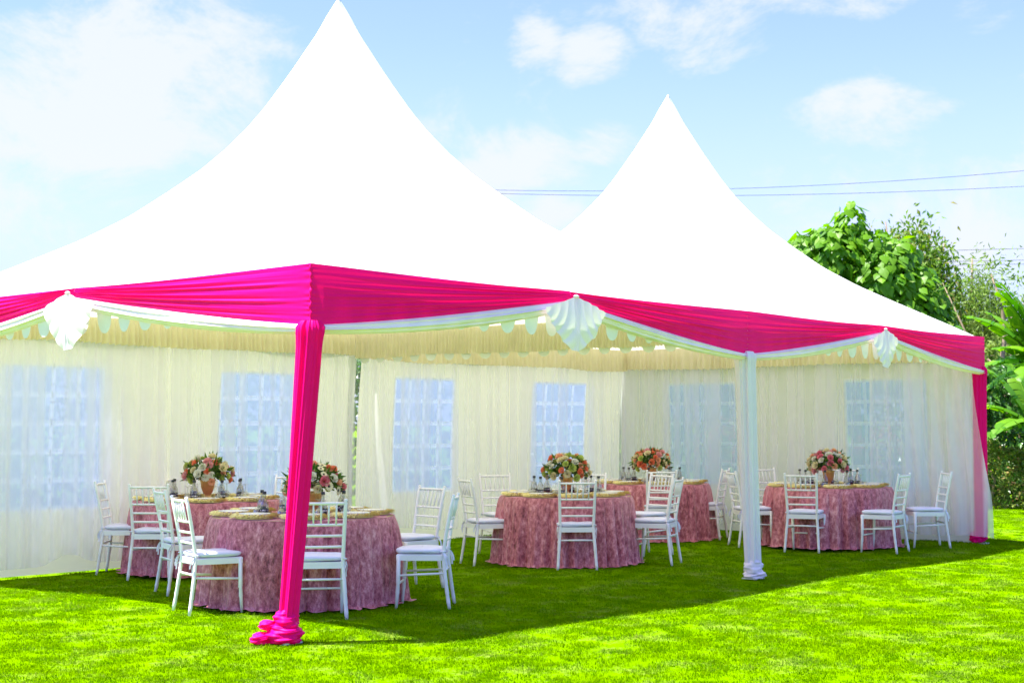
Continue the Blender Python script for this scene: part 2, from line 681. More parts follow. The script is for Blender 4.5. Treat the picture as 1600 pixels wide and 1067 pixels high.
rs.inputs[3].default_value = 1.25
gn.links.new(gi.outputs[0], iop.inputs["Points"])
gn.links.new(oinf.outputs["Geometry"], iop.inputs["Instance"])
gn.links.new(rv.outputs[0], iop.inputs["Rotation"])
gn.links.new(rs.outputs[1], iop.inputs["Scale"])
gn.links.new(iop.outputs[0], go.inputs[0])
md = grass.modifiers.new("scatter", "NODES")
md.node_group = gn

# ------------------------------------------------------------------ tent
GP = np.array([0, .03, .05, .08, .11, .14, .18, .22, .27, .33, .40, .5, .61, .7, .8, .9, 1.0])
GZ = np.array([1.0, .935, .885, .825, .765, .708, .635, .572, .505, .437, .372, .285, .212, .162, .108, .055, 0])


def roof_mesh(cx, cy):
    ms = np.concatenate([np.linspace(.004, .2, 16), np.linspace(.22, 1, 30)])
    n = 24
    e = np.linspace(-1, 1, n + 1)[:-1]
    per = [(x, -1) for x in e] + [(1, y) for y in e] + [(-x, 1) for x in e] + [(-1, -y) for y in e]
    V = []
    for m in ms:
        z = HE + (HP - HE) * float(np.interp(m, GP, GZ))
        for px, py in per:
            q = min(abs(px), abs(py))
            sag = -.05 * math.sin(math.pi * m) * (1 - q * q)   # panels drawn slightly inwards between the hips
            V.append((cx + px * m * A / 2, cy + py * m * B / 2, z + sag))
    k = len(per)
    F = [(i * k + j, i * k + (j + 1) % k, (i + 1) * k + (j + 1) % k, (i + 1) * k + j) for i in range(len(ms) - 1) for j in range(k)]
    return npmesh("roof_canopy", V, F, M["roof"], True)


def scallop_strip(p0, p1, z0=2.60, zb=2.45, lob=.14, period=.28, off=(0, 0), phase=.0, seed=0):
    """vinyl flap hanging from the eave with rounded lobes"""
    p0, p1 = np.array(p0, float), np.array(p1, float)
    L = np.linalg.norm(p1 - p0)
    d = (p1 - p0) / L
    nrm = np.array([d[1], -d[0]])
    V, F = [], []
    n = int(L / .02)
    for i in range(n + 1):
        s = L * i / n
        q = ((s / period + phase) % 1.0)
        wv = .68
        dz = 0
        if q < wv:
            x = (q / wv) * 2 - 1
            dz = lob * math.sqrt(max(0, 1 - abs(x) ** 2.4))
        o = .006 * math.sin(s * 3 + seed)
        for zz in (z0, zb, zb - dz - .001):
            sw = .03 * (z0 - zz) * math.sin(s * 9 + seed)
            pt = p0 + d * s + nrm * (o + sw) + np.array(off)
            V.append((pt[0], pt[1], zz))
    for i in range(n):
        for k in range(2):
            a = i * 3 + k
            F.append((a, a + 3, a + 4, a + 1))
    return npmesh("valance", V, F, M["valance"], True)


POLE_LEAN = {(0, 0): (-.100, .120), (1, 0): (.06, -.07)}


def tent(ix, label, poles, valances):
    t = empty("marquee_tent", (0, 0, 0))
    cx = (ix + .5) * A
    tag(t, label, "tent", "pagoda tents joined in a row")
    link("roof_canopy", roof_mesh(cx, B / 2), t)
    fin = MB().lathe([(.0, .05), (.012, .04), (.02, 0), (.035, -.06)], 10, (cx, B / 2, HP - .05))
    link("peak_cap", fin.mesh("peak_cap", M["steel"]), t)
    for (i, j) in poles:
        lx, ly = POLE_LEAN.get((i, j), (0, 0))
        x, y = i * A, j * B
        m = MB().tube([(x + lx, y + ly, 0), (x + lx * .5, y + ly * .5, 1.2), (x, y, 2.58)], .030, 10)
        m.box((x + lx, y + ly, .008), (.16, .16, .012))
        link("pole", m.mesh("pole", M["steel"], False), t)
    x0, x1 = ix * A, (ix + 1) * A
    for p, q in (((x0 + .04, 0), (x1 - .04, 0)), ((x0 + .04, B), (x1 - .04, B)), ((x0 + (.03 if ix else 0), .04), (x0 + (.03 if ix else 0), B - .04)),
                 ((x1 - (0 if ix else .03), .04), (x1 - (0 if ix else .03), B - .04))):
        m = MB().tube([(p[0], p[1], 2.565), (q[0], q[1], 2.565)], .022, 8)
        link("eave_beam", m.mesh("eave_beam", M["steel"]), t)
    for k, (p, q, ph) in enumerate(valances):
        inner = ix == 0 and k == 2
        link("valance", scallop_strip(p, q, zb=2.36 if inner else 2.41, lob=.12 if inner else .18, phase=ph, seed=ix * 5 + k), t)
    return t


tent(0, "nearer white pagoda tent with the tall peak at the left", [(0, 0), (1, 0), (0, 1), (1, 1)],
     [((0, -.035), (A, -.035), .0), ((-.035, B), (-.035, 0), .12), ((A - .045, B), (A - .045, 0), .3)])
tent(1, "farther white pagoda tent whose lower peak stands to the right", [(2, 0), (2, 1)],
     [((A, -.035), (2 * A, -.035), .4), ((2 * A + .03, 0), (2 * A + .03, B), 0)])

# --- side walls with printed french windows
WZ0, WZ1 = .65, 2.09


def wall_panel(p0, d, nrm, L, wins, label, slant=0, pane="pane"):
    """p0 start, d unit along, nrm outward; wins = list of (s0, s1)"""
    t = empty("tent_side_wall", (p0[0], p0[1], 0))
    tag(t, label, "tent wall", "vinyl side walls with lattice windows")
    p0 = np.array((0, 0.)); d = np.array(d, float); nrm = np.array(nrm, float)
    ss = [0]
    for a, b in wins:
        ss += [a, b]
    ss.append(L)
    out = []

    def sheet(s0, s1, z0, z1, n=10):
        def fn(u, v):
            s = s0 + (s1 - s0) * u
            z = z0 + (z1 - z0) * v
            belly = .05 * np.sin(np.clip(z / 2.5, 0, 1) * 3.14) + .015 * np.sin(s * 2.3) + .07 * (1 - z / 2.5)
            if slant:
                s = np.maximum(s, slant * z / 2.5)
            return (p0[0] + d[0] * s + nrm[0] * belly, p0[1] + d[1] * s + nrm[1] * belly, z)
        return grid(fn, max(3, int((s1 - s0) / .12)), n)
    Vs, Fs, k = [], [], 0
    for i in range(len(ss) - 1):
        s0, s1 = ss[i], ss[i + 1]
        segs = [(.0, 2.60)] if i % 2 == 0 else [(.0, WZ0), (WZ1, 2.60)]
        for z0, z1 in segs:
            v, f = sheet(s0, s1, z0, z1)
            Vs.append(v); Fs.append(f + k); k += len(v)
    link("wall_sheet", npmesh("wall_sheet", np.concatenate(Vs), np.concatenate(Fs), M["wall"], True), t)
    for a, b in wins:
        v, f = sheet(a, b, WZ0, WZ1, 14)
        wn = link("window", npmesh("window", v, f, M[pane], True), t)
        mb = MB()

        def P(s, z, o):
            belly = .05 * math.sin(min(max(z / 2.5, 0), 1) * 3.14) + .015 * math.sin(s * 2.3) + .07 * (1 - z / 2.5)
            q = p0 + d * s + nrm * (belly - o)
            return Vector((q[0], q[1], z))

        def strip(s0, z0, s1, z1, wdt, n=8):
            for q in range(n):
                ta, tb = q / n, (q + 1) / n
                if s0 == s1:
                    za, zb = z0 + (z1 - z0) * ta, z0 + (z1 - z0) * tb
                    vs = [P(s0 - wdt, za, .006), P(s0 + wdt, za, .006), P(s0 + wdt, zb, .006), P(s0 - wdt, zb, .006),
                          P(s0 - wdt, za, .001), P(s0 + wdt, za, .001), P(s0 + wdt, zb, .001), P(s0 - wdt, zb, .001)]
                else:
                    sa, sb = s0 + (s1 - s0) * ta, s0 + (s1 - s0) * tb
                    vs = [P(sa, z0 - wdt, .008), P(sb, z0 - wdt, .008), P(sb, z0 + wdt, .008), P(sa, z0 + wdt, .008),
                          P(sa, z0 - wdt, .002), P(sb, z0 - wdt, .002), P(sb, z0 + wdt, .002), P(sa, z0 + wdt, .002)]
                mb.add(vs, [(0, 1, 2, 3), (4, 5, 1, 0), (3, 2, 6, 7), (0, 3, 7, 4), (1, 5, 6, 2)])
        for q in range(5):
            strip(a + (b - a) * q / 4, WZ0, a + (b - a) * q / 4, WZ1, .022)
        for q in range(6):
            z = WZ0 + (WZ1 - WZ0) * q / 5
            strip(a - .01, z, b + .01, z, .025)
        link("muntin", mb.mesh("muntin", M["muntin"], False), wn)
    return t


YB = B - .05
wall_panel((0.02, YB), (1, 0), (0, 1), 5.68, [(.89, 2.07), (3.62, 4.78)],
           "left back side wall with two lattice windows behind the sheer curtains")
wall_panel((5.74, YB), (1, 0), (0, 1), 5.46, [(.66, 1.73), (3.38, 4.56)],
           "middle back side wall with two lattice windows behind the centre table", slant=.04)
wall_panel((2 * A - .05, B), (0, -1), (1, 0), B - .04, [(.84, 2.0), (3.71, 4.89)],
           "right end side wall with two lattice windows, behind the right table", pane="pane_brightened")

# --- sheer curtains


def sheer(p0, d, nrm, L, label, seed, z1=2.36, z0=.06, per=.21, amp=.016, hem=None, group="sheer white curtains along the tent walls", flare=None, m="sheer"):
    p0, d, nrm = map(lambda q: np.array(q, float), (p0, d, nrm))
    nu = int(L / .014)

    def fn(u, v):
        s = L * u
        ph = wob(s, seed, 3, .35) * .9
        low = 1 - v
        a = amp * (.5 + .6 * low)
        fold = np.sin((s / per + ph) * 6.283) * a + np.sin((s / (per * .43) + ph * 2) * 6.283 + low) * a * .16
        drift = wob(s + 5, seed + 1, 3, .25) * .03 * low
        hz = z0 + (hem(s) if hem else .012 * np.sin(s * 7))
        z = hz + (z1 - hz) * v
        o = fold + drift
        ss = s + .012 * np.sin(s * 31) * low
        if flare is not None:
            fs, fo = flare(u, low)
            ss = ss + fs
            o = o + fo
        return (p0[0] + d[0] * ss - nrm[0] * o, p0[1] + d[1] * ss - nrm[1] * o, z)
    V, F = grid(fn, nu, 14)
    o = link("sheer_curtain", npmesh("sheer_curtain", V, F, M[m], True))
    return tag(o, label, "curtain", group)


yc = B - .15
sheer((.05, yc), (1, 0), (0, 1), 2.75, "leftmost sheer white curtain hanging to the grass over the first window", 3, m="sheer_full",
      hem=lambda s: .03 + .10 * np.clip(np.sin(s * 4.1 + 1.4), 0, 1) ** 2)
sheer((2.84, yc), (1, 0), (0, 1), 2.80, "sheer white curtain behind the left rear table, left of the tent seam", 8,
      hem=lambda s: .10 + .05 * np.sin(s * 3))
sheer((5.65, yc), (1, 0), (0, 1), 2.80, "sheer white curtain right of the dark gap in the back wall", 12, flare=lambda u, low: (.07 * (1 - u) ** 6 * np.clip(.7 - low, 0, 1), 0),
      hem=lambda s: .12 + .04 * np.sin(s * 3))
sheer((8.46, yc), (1, 0), (0, 1), 2.66, "sheer white curtain over the back window left of the inner corner", 17, z0=.1)
xc = 2 * A - .15
sheer((xc, B - .13), (0, -1), (1, 0), 1.95, "sheer white curtain on the end wall right beside the inner corner", 21, z0=.1)
sheer((xc, B - 2.10), (0, -1), (1, 0), 1.93, "sheer white curtain on the end wall behind the white column", 26, z0=.1)
sheer((xc, 1.47), (0, -1), (1, 0), 1.42, "rightmost sheer curtain billowing out past the far pink column", 31, m="sheer_full", z1=2.40, z0=.10, amp=.03,
      flare=lambda u, low: (.04 + .27 * u * np.clip(low * 1.25, 0, 1) ** 1.3, .06 * u + .04 * u * np.sin(low * 3)))

# --- gathered cream frills under the roof line


def frill(p0, p1, z1, z0, nrm, label, seed, amp=.03, per=.068):
    p0, p1, nrm = map(lambda q: np.array(q, float), (p0, p1, nrm))
    L = float(np.linalg.norm(p1 - p0))

    def fn(u, v):
        s = L * u
        low = 1 - v
        ph = wob(s, seed, 4, .5) * 1.0
        o = amp * (np.sin((s / per + ph) * 6.283) * (.35 + .65 * low) + .5 * np.sin((s / (per * 2.7) + ph) * 6.283) * low)
        hz = z0 + .02 * wob(s, seed + 3, 3, .3) + .006 * np.sin((s / per + ph) * 6.283)
        z = hz + (z1 - hz) * v
        x = p0[0] + (p1[0] - p0[0]) * u - nrm[0] * (o + .02)
        y = p0[1] + (p1[1] - p0[1]) * u - nrm[1] * (o + .02)
        return (x, y, z)
    V, F = grid(fn, int(L / .009), 6)
    o = link("cream_frill", npmesh("cream_frill", V, F, M["frill"], True))
    return tag(o, label, "frill", "gathered cream frills below the roof")


frill((.03, B - .19), (A - .09, B - .19), 2.60, 2.33, (0, 1), "cream gathered frill along the top of the left back wall", 2)
frill((A + .08, B - .19), (2 * A - .18, B - .19), 2.60, 2.29, (0, 1), "cream gathered frill along the top of the middle back wall", 5, .026, .09)
frill((2 * A - .19, B - .19), (2 * A - .19, .1), 2.60, 2.30, (1, 0), "cream gathered frill along the top of the right end wall", 9, .026, .09)
frill((A - .09, B - .22), (A - .09, .08), 2.60, 2.30, (1, 0), "cream gathered frill hanging across the joint of the two tents", 14, .022, .05)

# --- pink bands
BT = 2.612


def band_h(q, pw=1.18):
    """q 0 at pole, 1 at the pinch; lower edge height"""
    q = np.clip(q, 0, 1)
    return 2.185 + .345 * q ** pw


def pink_piece(name_label, segs, seed, near_corner=False):
    """segs: list of (corner, direction, normal, length) half bays running from the pole to the pinch"""
    Vs, Fs, k = [], [], 0
    for idx, (c, d, nr, L) in enumerate(segs):
        g = np.random.default_rng(seed + idx)
        ks = [(g.uniform(2.2, 3.4), g.uniform(0, 6), 1.0), (g.uniform(4.5, 6.5), g.uniform(0, 6), .7), (g.uniform(8, 11), g.uniform(0, 6), .22)]

        def fn(u, v):
            q = u
            zb = band_h(q)
            zt = BT - .01 * np.sin(u * 3.14)
            z = zb + (zt - zb) * (1 - v)
            fold = 0
            for fr, ph, am in ks:
                sn = np.sin(v * fr * 6.283 + ph + 1.2 * np.sin(u * 2 + ph))
                fold = fold + am * (1 - sn * sn) ** 2 * 1.3 - am * .5
            ampl = .003 + .0095 * np.sin(np.clip(u, 0, 1) * 3.0) ** .8 * (.35 + .65 * u)
            edge = np.minimum(1, 8 * np.minimum(v, 1 - v))
            ampl = ampl * np.minimum(1, .15 + 5 * u)
            o = .066 + fold * ampl * edge + .015 * np.sin(v * 3.14) * np.minimum(1, u * 6)
            o = o + .004 * np.sin(v * 60 + 3 * np.sin(v * 9)) * np.exp(-u * 60)
            s = -.066 + u * (L + .066) if near_corner else u * L
            return (c[0] + d[0] * s + nr[0] * o, c[1] + d[1] * s + nr[1] * o, z + .006 * fold * u)
        V, F = grid(fn, 70, 64)
        if d[0] * nr[1] - d[1] * nr[0] > 0:
            F = F[:, ::-1]
        Vs.append(V); Fs.append(F + k); k += len(V)
    # top hem rolled over the eave
    o = link("pink_fabric_band", npmesh("pink_fabric_band", np.concatenate(Vs), np.concatenate(Fs), M["pink"], True))
    return tag(o, name_label, "fabric band", "pink satin bands round the eaves")


S, W_ = (0, -1), (-1, 0)
H = A / 2
HB = B / 2
e = .055
pink_piece("pink satin band at the left picture edge, beyond the left white rosette", [((0, B), (0, -1), W_, HB)], 40)
pink_piece("large pink satin band wrapped round the near corner above the pink column",
           [((0, 0), (0, 1), (-1, 0), HB), ((0, 0), (1, 0), (0, -1), H)], 51, True)
pink_piece("pink satin band spreading above the white column", [((A, 0), (-1, 0), S, H), ((A, 0), (1, 0), S, H)], 63)
pink_piece("pink satin band at the far right corner of the tents", [((2 * A, 0), (-1, 0), S, H)], 77, True)
# close the near corner with a rounded seam
seam = MB()
zz = np.linspace(2.2, BT, 40)
seam.tube([(-.064 + .003 * math.sin(z * 70), -.064 + .003 * math.cos(z * 90), z) for z in zz], [.009 + .003 * math.sin(z * 120) for z in zz], 8)
near = [o for o in bpy.data.objects if o.name.startswith("pink_fabric_band") and "near corner" in o["label"]][0]
link("gathered_seam", seam.mesh("gathered_seam", M["pink"]), near)

# --- white swags below the pink


def white_swag(c, d, nr, L, label, seed):
    g = np.random.default_rng(seed)
    p1, p2 = g.uniform(0, 6, 2)
    Vs, Fs, k = [], [], 0
    for sgn in (0, 1):
        def fn(u, v):
            q = u
            zt = band_h(q) + .012
            thick = .070 + .055 * np.sin(u * 2.6) - .005 * u
            z = zt - thick * v
            b = .045 * np.sin(v * 3.14) ** .7
            fold = .009 * np.sin(v * 17 + p1 + 3.0 * u) + .006 * np.sin(v * 31 + p2 - 4 * u)
            o = .05 + b + fold * np.sin(v * 3.14)
            s = u * L / 2
            s = s if sgn == 0 else L - s
            return (c[0] + d[0] * s + nr[0] * o, c[1] + d[1] * s + nr[1] * o, z)
        V, F = grid(fn, 60, 26)
        Vs.append(V); Fs.append(F + k); k += len(V)
    o = link("white_swag", npmesh("white_swag", np.concatenate(Vs), np.concatenate(Fs), M["white_satin"], True))
    return tag(o, label, "swag", "white satin swags below the pink bands")


white_swag((0, 0), (0, 1), W_, B, "white satin swag along the left short side, either side of the left rosette", 3)
white_swag((0, 0), (1, 0), S, A, "white satin swag between the pink column and the white column", 6)
white_swag((A, 0), (1, 0), S, A, "white satin swag between the white column and the far pink column", 8)


def rosette(c, d, nr, w, h, label, seed):
    g = np.random.default_rng(seed)
    pp = g.uniform(-.4, .4, 4)

    def fn(u, v):
        f = u * 2 - 1                       # across
        # outline of the fan at v = 1
        bx = w * f
        bz = -.26 * h - .74 * h * (1 - np.abs(f) ** 1.7)
        vv = v ** .9
        x = bx * vv
        z = bz * vv
        # folds sweep in arcs from the middle pleat up to each outer corner
        cxn = w * np.where(f < 0, -1, 1)
        r = np.sqrt((x - cxn) ** 2 + ((z + .22 * h) * 1.15) ** 2)
        arc = np.abs(np.sin((r + .012 * np.sin(f * 6 + 9 * pp[3])) * (24 + pp[0] * 14) + pp[1] * 3 + np.where(f < 0, .6, 0)))
        mid = np.exp(-(np.abs(x) / .035) ** 2)
        o = .135 + .018 * np.sin(v * 3.1) + .014 * (arc - .5) * np.clip(v * 3, 0, 1) * (1 - mid) + .022 * mid * v + .006 * mid * np.cos(x * 260 + pp[2] * 9)
        z = z + .004 * arc * v
        return (c[0] + d[0] * x + nr[0] * o, c[1] + d[1] * x + nr[1] * o, 2.565 + z)
    V, F = grid(fn, 121, 50)
    o = link("white_rosette", npmesh("white_rosette", V, F, M["white_satin"], True))
    tag(o, label, "rosette", "white fan rosettes on the eaves")
    kn = MB()
    q = Vector((c[0] + nr[0] * .14, c[1] + nr[1] * .14, 2.565))
    dd = Vector((d[0], d[1], 0))
    kn.tube([q - dd * .03, q - dd * .012, q + dd * .012, q + dd * .03], [.007, .014, .014, .007], 8)
    link("knot", kn.mesh("knot", M["white_satin"]), o)


rosette((0, HB), (0, 1), W_, .37, .47, "leftmost white fan rosette on the short side of the near tent", 3)
rosette((H, 0), (1, 0), S, .41, .46, "middle white fan rosette between the pink and white columns", 5)
rosette((A + H, 0), (1, 0), S, .31, .44, "rightmost white fan rosette between the white and far pink columns", 9)

# --- draped columns


def column(base, top, ztop, r0, r1, m, seed, label, bunch, cat="column drape"):
    t = empty("column_drape", (base[0], base[1], 0))
    tag(t, label, cat, "fabric wrapped round the tent posts")
    bx, by = base
    g = np.random.default_rng(seed)
    ph = g.uniform(0, 6, 5)

    def fn(u, v):
        a = u * 6.28318
        zz = .16 + (ztop - .16) * v
        q = zz / ztop
        x = (top[0] - bx) * q ** .9
        y = (top[1] - by) * q ** .9
        r = r0 + (r1 - r0) * v + .008 * np.exp(-((v - .97) / .03) ** 2)
        tw = a + .35 * (1 - v)
        f = .10 * np.sin(5 * tw + ph[0]) + .08 * np.sin(9 * tw + ph[1] + v) + .06 * np.sin(14 * tw + ph[2] - v * 1.5) + .04 * np.sin(23 * tw + ph[3])
        rr = r * (1 + f) * np.where(v > .985, .75, 1)
        return (x + np.cos(a) * rr, y + np.sin(a) * rr, zz)
    V, F = grid(fn, 130, 50)
    link("drape", npmesh("drape", V, F, m, True), t)
    # gathered knot and the spare cloth bundled round the foot
    for (cx_, cy_, cz, rx, ry, rz, sd) in bunch:
        def fb(u, v):
            a = u * 6.28318
            p = (v - .5) * 3.14159
            k = 1 + .07 * np.sin(p * 5 + 2 * a + sd) + .05 * np.sin(p * 8 - 3 * a + 2 * sd) + .045 * np.sin(a * 7 + p * 2 + sd) + .03 * np.sin(p * 19 + 1.5 * np.sin(a * 2))
            cp = np.cos(p) ** .6
            z = cz + rz * np.sin(p) * (1 + .1 * np.sin(a * 2 + sd))
            return (cx_ + rx * cp * np.cos(a) * k, cy_ + ry * cp * np.sin(a) * k, np.maximum(z, .004))
        V, F = grid(fb, 60, 44)
        link("bundled_cloth", npmesh("bundled_cloth", V, F, m, True), t)
    return t


# camera-right direction seen on the plan, used only to say which way the loose cloth spreads
rx_, ry_ = .65, -.76
P0 = (-.100, .120)
column(P0, (-.035, -.035), 2.215, .058, .084, M["pink"], 4, "pink satin column drape at the near corner, leaning and knotted at the foot",
       [(0, 0, .15, .088, .088, .085, 0), (-.01 * rx_, -.01 * ry_, .06, .125, .12, .075, 2), (-.17 * rx_, -.17 * ry_ - .02, .035, .10, .065, .042, 4),
        (-.12 * rx_ - .01, -.12 * ry_, .125, .065, .055, .035, 5)])
column((A + .06, -.07), (A, -.03), 2.215, .070, .090, M["white_satin"], 9, "white satin column drape in the middle of the long side",
       [(0, 0, .10, .092, .092, .105, 1), (.01, -.01, .04, .105, .105, .05, 3)])
column((2 * A + .01, .0), (2 * A + .02, -.02), 2.235, .070, .080, M["pink"], 15, "far pink satin column drape at the right end of the tents",
       [(0, 0, .12, .085, .085, .10, 1), (-.06 * rx_, -.06 * ry_, .08, .095, .08, .075, 6)])

# ------------------------------------------------------------------ chairs


def post_pts(s):
    """rear post: foot, seat, top"""
    zs = [0, .06, .12, .13, .20, .21, .28, .36, .44, .52, .62, .72, .82, .90, .905, .925, .93]
    pts, rad = [], []
    for z in zs:
        if z < .44:
            q = 1 - z / .44
            x = -.055 * q ** 1.3
            y = .172 + .030 * q
        else:
            q = (z - .44) / .48
            x = -.085 * q ** 1.25
            y = .172 + .016 * q
        pts.append((x, s * y, z))
        rad.append({0: .0125, .12: .0145, .13: .0170, .20: .0150, .21: .0175, .90: .0135, .905: .010, .925: .0155, .93: .009}.get(z, .0160 if z < .5 else .0150))
    return pts, rad


def back_x(z):
    return -.085 * ((z - .44) / .48) ** 1.25


def back_y(z):
    return .172 + .016 * (z - .44) / .48


def chair_meshes():
    ms = {}
    for s in (-1, 1):
        p, r = post_pts(s)
        ms["rear_leg", s] = MB().tube(p, r, 8).mesh("rear_leg", M["chair"])
        ms["front_leg", s] = MB().tube([(.385, s * .185, 0), (.375, s * .187, .12), (.374, s * .187, .13), (.37, s * .188, .2), (.369, s * .188, .21), (.365, s * .19, .43)],
                                       [.012, .0145, .017, .0145, .0175, .017], 8).mesh("front_leg", M["chair"])
    b = MB()
    b.box((.185, 0, .432), (.39, .36, .022))
    b.box((.372, 0, .415), (.026, .385, .045)).box((.004, 0, .413), (.024, .335, .042))
    for s in (-1, 1):
        b.box((.19, s * .184, .414), (.36, .022, .043))
    ms["seat"] = b.mesh("seat", M["chair"], False)
    for z in (.895, .73, .645, .56):
        n = 9
        pts = [(back_x(z) - .018 * (1 - (2 * i / (n - 1) - 1) ** 2), back_y(z) * (2 * i / (n - 1) - 1), z) for i in range(n)]
        ms["rail", z] = MB().tube(pts, .0115 if z > .8 else .0100, 8).mesh("back_rail", M["chair"])
    for k in range(5):
        y = -.115 + .0575 * k
        ms["spindle", k] = MB().tube([(back_x(.73) - .014, y, .73), (back_x(.81) - .016, y * 1.01, .81), (back_x(.895) - .016, y * 1.03, .895)],
                                     [.0065, .0085, .0065], 6).mesh("spindle", M["chair"])
    st = []
    for s in (-1, 1):
        st.append(((-.012, s * .180, .29), (.373, s * .187, .27)))
    st.append(((-.012, -.180, .31), (-.012, .180, .31)))
    st.append(((.372, -.187, .20), (.372, .187, .20)))
    for i, (p, q) in enumerate(st):
        ms["stretcher", i] = MB().tube([p, tuple((a + b_) / 2 for a, b_ in zip(p, q)), q], [.0085, .0105, .0085], 6).mesh("stretcher", M["chair"])

    def cfn(u, v):
        a = u * 6.28318
        p = (v - .5) * 3.14159
        cx_, sx_ = np.cos(a), np.sin(a)
        k = 1 / (np.abs(cx_) ** 5 + np.abs(sx_) ** 5) ** .2
        cp = np.cos(p) ** .28
        return (.195 + .205 * cx_ * k * cp, .198 * sx_ * k * cp, .468 + .024 * np.sign(np.sin(p)) * np.abs(np.sin(p)) ** .7 * (1 + .12 * np.sin(a * 3)))
    V, F = grid(cfn, 41, 13)
    ms["cushion"] = npmesh("cushion", V, F, M["cushion"], True)
    for s in (-1, 1):
        tb = MB()
        for (dx, dy, ln) in ((-.035, .028, .13), (-.05, .012, .10)):
            vs = []
            for i in range(6):
                q = i / 5
                x = .0 + dx * math.sin(q * 1.6)
                y = s * (.185 + dy * q + .012 * math.sin(q * 5))
                z = .462 - ln * q ** 1.2
                vs += [(x - .007, y, z), (x + .007, y + .004, z)]
            tb.add(vs, [(2 * i, 2 * i + 1, 2 * i + 3, 2 * i + 2) for i in range(5)])
        tb.tube([(-.02, s * .172, .468), (-.02, s * .195, .466), (.005, s * .20, .465), (.02, s * .185, .466)], .006, 6)
        ms["tie", s] = tb.mesh("tie", M["cushion"])
    return ms


CM = chair_meshes()


def make_chair():
    t = empty("banquet_chair")
    for s in (-1, 1):
        link("rear_leg", CM["rear_leg", s], t)
        link("front_leg", CM["front_leg", s], t)
    link("seat", CM["seat"], t)
    for z in (.895, .73, .645, .56):
        link("back_rail", CM["rail", z], t)
    for k in range(5):
        link("spindle", CM["spindle", k], t)
    for k in range(4):
        link("stretcher", CM["stretcher", k], t)
    cu = link("cushion", CM["cushion"], t)
    for s in (-1, 1):
        link("tie", CM["tie", s], cu)
    return t


def copy_tree(o, parent=None):
    c = o.copy()
    COL.objects.link(c)
    c.parent = parent
    for ch in o.children:
        copy_tree(ch, c)
    return c


TABLES = {  # centre x, y, name used in labels, radius
    "A": (1.61, 1.89, "the front table", .78),
    "B": (2.72, 4.62, "the left rear table", .75),
    "C": (5.85, 2.39, "the middle table", .72),
    "D": (9.25, 3.66, "the far table", .76),
    "E": (9.83, 1.36, "the right table", .77)}
CHAIRS = [  # midpoint of the rear feet, heading, label
    ("A", .49, 1.99, -19, "white chair at the left of the front table, feet on sunlit grass"),
    ("A", 1.20, 3.22, -21, "white chair just behind the leftmost chair of the front table"),
    ("A", .88, .86, 50, "white chair with its back to us, partly behind the near pink column"),
    ("A", 2.13, .71, 127, "white chair seen side-on at the right of the front table"),
    ("A", 3.12, 1.90, 172, "white chair behind the side-on one at the right of the front table"),
    ("B", 1.93, 5.22, -48, "leftmost white chair, side-on before the left window curtain"),
    ("B", 1.79, 4.30, 38, "white chair with its back to us at the left rear table"),
    ("B", 3.05, 5.50, -115, "white chair behind the left rear table against the curtain"),
    ("B", 4.25, 5.15, -160, "white chair right of the left rear table, just left of the pink column"),
    ("C", 4.98, 2.99, -27, "white chair side-on at the left of the middle table"),
    ("C", 6.20, 3.70, -118, "white chair behind the left side of the middle table, facing us"),
    ("C", 5.22, 1.75, 44, "white chair with its back squarely to us before the middle table"),
    ("C", 6.44, 1.41, 110, "white chair turned away at the right of the middle table"),
    ("C", 7.12, 3.05, -150, "white chair hidden behind the bouquet of the middle table"),
    ("C", 7.40, 2.27, 168, "white chair right of the middle table, seen through another chair"),
    ("D", 8.60, 3.05, 44, "white chair before the far table, seen between the middle and far tables"),
    ("D", 9.65, 2.85, 108, "white chair at the right of the far table, left of the white column"),
    ("D", 9.15, 4.66, -72, "white chair behind the left side of the far table"),
    ("E", 8.93, 2.13, -40, "white chair half hidden behind the white column"),
    ("E", 10.25, 2.50, -110, "white chair behind the left side of the right table, beside the white column"),
    ("E", 8.67, 1.08, 18, "white chair with its back to us at the left of the right table"),
    ("E", 9.36, .20, 96, "white chair seen from behind at the right of the right table"),
    ("E", 10.38, .14, 132, "rightmost white chair, in front of the billowing end curtain"),
    ("E", 10.85, 1.70, -155, "white chair behind the right table beneath the end window"),
]
proto = make_chair()
for i, (tb, x, y, a, lab) in enumerate(CHAIRS):
    o = proto if i == 0 else copy_tree(proto)
    o.location = (x, y, 0)
    o.rotation_euler = (0, 0, R(a))
    tag(o, lab, "chair", "white banquet chairs round the tables")

# ------------------------------------------------------------------ tables
TH = .725


